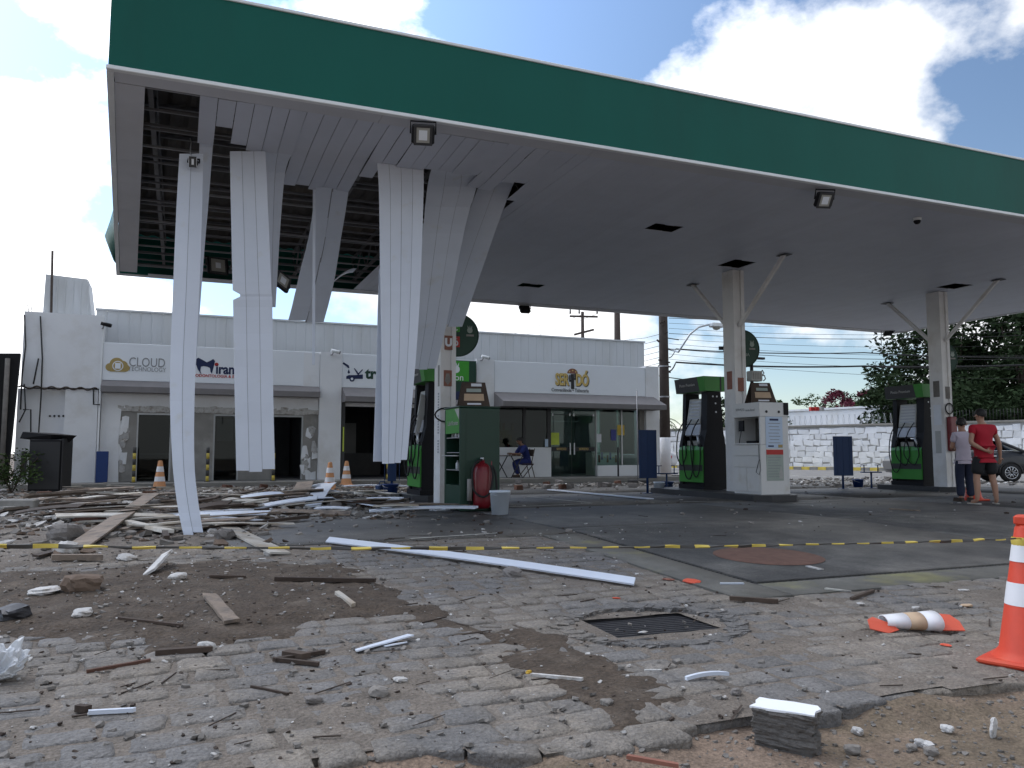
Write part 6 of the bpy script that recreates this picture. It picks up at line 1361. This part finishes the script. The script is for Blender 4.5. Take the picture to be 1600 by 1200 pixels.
lump(197,874,.16,'plaster','bright white fragment behind the soil patch',GL,flat=.35); lump(277,913,.14,'plaster','white plaster shard on the soil, pointed',GL,flat=.5); lump(1081,909,.13,'orange_shard','orange plastic shard on the concrete strip',GL,flat=.2); lump(963,935,.06,'orange_shard','small orange disc on the cobbles below the long white strip',GL,flat=.2); lump(1044,906,.1,'poster_brown','dark red scrap left of the orange shard',GL,flat=.2); lump(1478,1008,.06,'orange_shard','small orange scrap below the crushed cone',GL,flat=.15); lump(1005,988,.06,'plaster','pale square scrap at the lower edge of the drain grate',GL,flat=.2); lump(826,1052,.035,'yellow_bit','yellow scrap at the end of the thin pale stick',GL); lump(1345,944,.06,'plaster','white scrap at the corner of the concrete strip',GL,flat=.3); lump(1510,947,.08,'cone_tan','tan scrap left of the big cone',GL,flat=.3); lump(1430,950,.07,'plaster','small white flake behind the crushed cone',GL,flat=.25); lump(1506,923,.08,'plaster','small white flake on the concrete strip near the cone',GL,flat=.25)
lump(20,972,.22,'iron','dark slate coloured block at the left edge',GL,flat=.55,jit=.05)
for k, (px_,py_) in enumerate(((1369,1108),(1388,1106),(1342,1112),(1480,1142),(1425,1170),(1440,1165),(1455,1178),(1340,1145),(1332,1175),(1450,1168),(1375,1120))): lump(px_,py_,rnd.uniform(.035,.075),'plaster' if k % 2 else 'rubble_grey','broken stone bit on the bare earth at the lower right','stones on the bare earth',off=-.06,name='stone_bit')
p = gnd(1553,1150,-.06); m = MB(); m.rough((p.x,p.y,p.z+.035),.055,.02,.085,rnd,3,.4,.4,box=.4,tilt=.2); single('white_shard',m,'plaster','upright white shard on the bare earth at the right','shard',GL)
for k in range(36):
    px_, py_ = (rnd.uniform(60,620),rnd.uniform(756,800)) if k < 22 else (rnd.uniform(810,1010),rnd.uniform(754,766)); p = gnd(px_,py_); mt_ = 'brick_red' if k % 3 == 0 else 'brick_grey'
    m = MB(); rzm = Matrix.Translation(p+Vector((0,0,.0)))@Matrix.Rotation(rnd.uniform(0,3),4,'Z')@Matrix.Rotation(rnd.uniform(-.2,.2),4,'X'); s_ = rnd.uniform(.6,1); m.rough((0,0,.06),.3*s_,.18,.13,rnd,2,.14,0,box=.85); m.v = [rzm@v for v in m.v]; single('brick',m,mt_,('red' if k % 3 == 0 else 'grey')+(' loose brick in the debris before the shops' if k < 22 else ' loose brick before the convenience store'),'brick','loose bricks')
# the broken block with the white face, in front on the right
p = gnd(1229,1170,-.06); t = thing('broken_block','chunk of broken wall with a white painted top on the bare earth','block',p,R(-52)); 
for k in range(4):
    m = MB(); z0 = k*.042; m.rough((rnd.uniform(-.006,.006),rnd.uniform(-.006,.006),z0+.021),.25,.14,.05,rnd,5,.14,0,box=.9); m.build('course','block_side',t)
m = MB(); poly = [(-.135,-.07),(-.05,-.078),(.06,-.07),(.13,-.075),(.125,-.02),(.14,.03),(.12,.07),(.02,.078),(-.08,.07),(-.125,.075),(-.13,.02),(-.12,-.02)]; m.prism(poly,.169,.178,'z'); m.build('painted_face','block_top',t)
# crushed cone
p = gnd(1428,984); t = thing('crushed_cone','crushed cone with white and tan bands and torn orange ends','traffic cone',p,R(-22)); mt = Matrix.Translation((0,0,.055))@Matrix.Rotation(R(90),4,'Y')@Matrix.Diagonal((.62,1.15,1,1))
for (z0,z1,r0,r1,mm) in ((-.2,-.06,.062,.082,'cone_white'),(-.059,.04,.082,.092,'cone_tan'),(.041,.14,.092,.105,'cone_white')):
    m = MB(); n_ = 18
    for z,r_ in ((z0,r0),(z1,r1)):
        for k in range(n_+1): a = -2.7+5.4*k/n_; m.v.append(mt@Vector((-r_*math.cos(a)*1.0,r_*math.sin(a),z)))
    for k in range(n_): m.f.append([k,k+1,n_+2+k,n_+1+k]); m.sm.append(True)
    o = m.build('band',mm,t); md = o.modifiers.new('s','SOLIDIFY'); md.thickness = .006
def sheet_piece(pts, nm): 
    m = MB(); m.add(pts,[tuple(range(len(pts)))]); o = m.build(nm,'orange_shard',t); md = o.modifiers.new('s','SOLIDIFY'); md.thickness = .006
sheet_piece([(.14,-.08,.01),(.28,-.1,.012),(.3,.0,.05),(.27,.06,.08),(.14,.08,.09)],'torn_end'); sheet_piece([(-.2,-.03,.06),(-.26,.02,.08),(-.31,-.02,.07),(-.33,-.1,.03),(-.22,-.12,.005),(-.14,-.09,.02),(-.17,-.05,.05)],'torn_end')
# transparent plastic bag at the left edge
p = gnd(2,1062); rr_ = random.Random(2); bm = bmesh.new(); bmesh.ops.create_icosphere(bm,subdivisions=4,radius=1)
for v in bm.verts:
    c_ = v.co.copy(); q = 1+.45*noise.noise(c_*1.9)+.3*noise.noise(c_*5+Vector((3,1,0)))+.12*abs(noise.noise(c_*12)); v.co = Vector((c_.x*.1*q,c_.y*.09*q,(c_.z+1)*.075*q))
me = bpy.data.meshes.new('plastic_bag'); bm.to_mesh(me); bm.free(); me.materials.append(MAT['plastic_bag']); o = bpy.data.objects.new('plastic_bag',me); COL.objects.link(o); o.location = p; tag(o,'crumpled clear plastic bag at the left edge of the cobbles','plastic bag')
# fine rubble nobody could count
rnd = random.Random(9)
def scatter(name, lab, mat_, n, where, size, flat=.5, chunk=True, off=0):
    m = MB(); k = 0; tries = 0
    while k < n and tries < n*30:
        tries += 1; x, y = where(rnd)
        if x is None: continue
        z = (gtop(x,y) if off == 0 else zlow(x,y)); s_ = size(rnd)
        if not inview((x,y,z),40): continue
        if chunk: m.chunk((x,y,z+s_*flat*.3),s_*1.3,s_,s_*flat,rnd=rnd,jit=.3,tilt=.4)
        else: m.chip((x,y,z-.002),s_,rnd,flat)
        k += 1
    return tag(m.build(name,mat_), lab, 'rubble', kind='stuff')
def heapw(r_):
    px_ = r_.uniform(-30,650); py_ = 752+abs(r_.gauss(0,1))*38
    if py_ > 875 or (px_ > 420 and py_ > 812): return None, None
    p = gnd(px_,py_); return p.x, p.y
def frontw(r_):
    x, y = r_.uniform(-4,11), r_.uniform(2.3,9)
    if not paved(x,y) and y < 8: return None, None
    if r_.random() > math.exp(-max(0,x-.5)*.28): return None, None
    return x, y
def courtw(r_):
    x, y = r_.uniform(-3,19), r_.uniform(8.8,23); 
    return (x,y) if r_.random() < (.9 if x < 4 or y > 19 else .22) else (None,None)
def vergew(r_):
    x, y = r_.uniform(-1,6), r_.uniform(1.5,4)
    return (x,y) if y < yedge(x)-.03 else (None,None)
sz = lambda lo,hi: (lambda r_: lo+(hi-lo)*r_.random()**2.2)
scatter('rubble','grey broken masonry strewn before the shops','rubble_grey',5200,heapw,sz(.02,.12),.4); scatter('rubble','brown earth and brick bits strewn before the shops','rubble_brown',1700,heapw,sz(.02,.11),.4); scatter('rubble','white plaster bits strewn before the shops','plaster',1300,heapw,sz(.02,.15),.3)
scatter('rubble','grey gravel strewn over the cobbles','rubble_grey',1500,frontw,sz(.004,.03)); scatter('rubble','white plaster crumbs strewn over the cobbles','plaster',700,frontw,sz(.004,.022),.4); scatter('rubble','dark crumbs strewn over the cobbles','wood_dark',1100,frontw,sz(.004,.02))
scatter('rubble','white crumbs strewn over the forecourt','plaster',420,courtw,sz(.01,.06),.3); scatter('rubble','grey crumbs strewn over the forecourt','rubble_grey',700,courtw,sz(.01,.07)); scatter('rubble','dark crumbs strewn over the forecourt','wood_dark',500,courtw,sz(.01,.06))
scatter('rubble','gravel strewn over the bare earth','rubble_grey',700,vergew,sz(.004,.022),off=-.1)
def curbw(r_):
    x = r_.uniform(9,26); y = 21.3+r_.gauss(0,.5) if x < 17 else r_.uniform(17,24); return x, y
scatter('rubble','line of masonry bits along the far side of the forecourt','rubble_grey',500,curbw,sz(.04,.16)); scatter('rubble','pale bits along the far side of the forecourt','plaster',260,curbw,sz(.03,.13),.4)
m = MB()
for k in range(420):                                 # splinters
    x, y = (frontw if k % 3 else courtw)(rnd)
    if x is None or not inview((x,y,gz(x,y)),20): continue
    a = rnd.gauss(0,.7); l_ = rnd.uniform(.02,.12); d = Vector((math.cos(a),math.sin(a),0))*l_; m.tube([Vector((x,y,gz(x,y)+.004))-d,Vector((x,y,gz(x,y)+.008))+d],rnd.uniform(.002,.006),3,False)
tag(m.build('splinters','wood_dark'),'dark wood splinters strewn over the ground','splinters',kind='stuff')
# weeds by the step
m = MB()
for (px_,py_,n_,sp) in ((620,1176,160,.12),(495,1192,120,.14),(1330,1110,60,.06)):
    c_ = gnd(px_,py_,-.06)
    for k in range(n_): x, y = c_.x+rnd.gauss(0,sp), c_.y+rnd.gauss(0,.03); a = rnd.uniform(0,6.3); h = rnd.uniform(.015,.045); q = Vector((math.cos(a),math.sin(a),0)); m.add([Vector((x,y,c_.z))+q*.003,Vector((x,y,c_.z))-q*.003,Vector((x,y,c_.z+h))+Vector((q.y,-q.x,0))*h*.6],[(0,1,2)])
tag(m.build('weeds','leaf_mid'),'tufts of weed growing along the paving edge','weeds',kind='stuff')
p = gnd(690,797); t = thing('glass_scrap','crumpled white sheet with broken glass at the column foot','scrap',p); MB().box(-.18,.22,-.1,.1,0,.012,Matrix.Rotation(.3,4,'Z')).build('sheet','paper',t)
for k in range(8): MB().chunk((rnd.uniform(-.15,.2),rnd.uniform(-.1,.1),.03),.08,.06,.04,rnd=rnd).build('piece','light_metal' if k % 2 else 'paper',t)

# things alike are told apart by their place, counted from the left
ORD = 'first second third fourth fifth sixth seventh eighth ninth tenth eleventh twelfth thirteenth fourteenth fifteenth sixteenth seventeenth eighteenth nineteenth twentieth'.split()
ORD += ['twenty-'+w_ for w_ in ORD[:9]]+['thirtieth']+['thirty-'+w_ for w_ in ORD[:9]]+['fortieth']
SAME = {}
for o in bpy.data.objects:
    if o.parent is None and o.get('label') and not o.get('kind'): SAME.setdefault(o['label'],[]).append(o)
for lab, os_ in SAME.items():
    if len(os_) > 1:
        os_.sort(key=lambda o: proj(o.location)[0])
        for k, o in enumerate(os_):
            if k < len(ORD): o['label'] = ('leftmost ' if k == 0 else ORD[k]+' from left: ')+lab
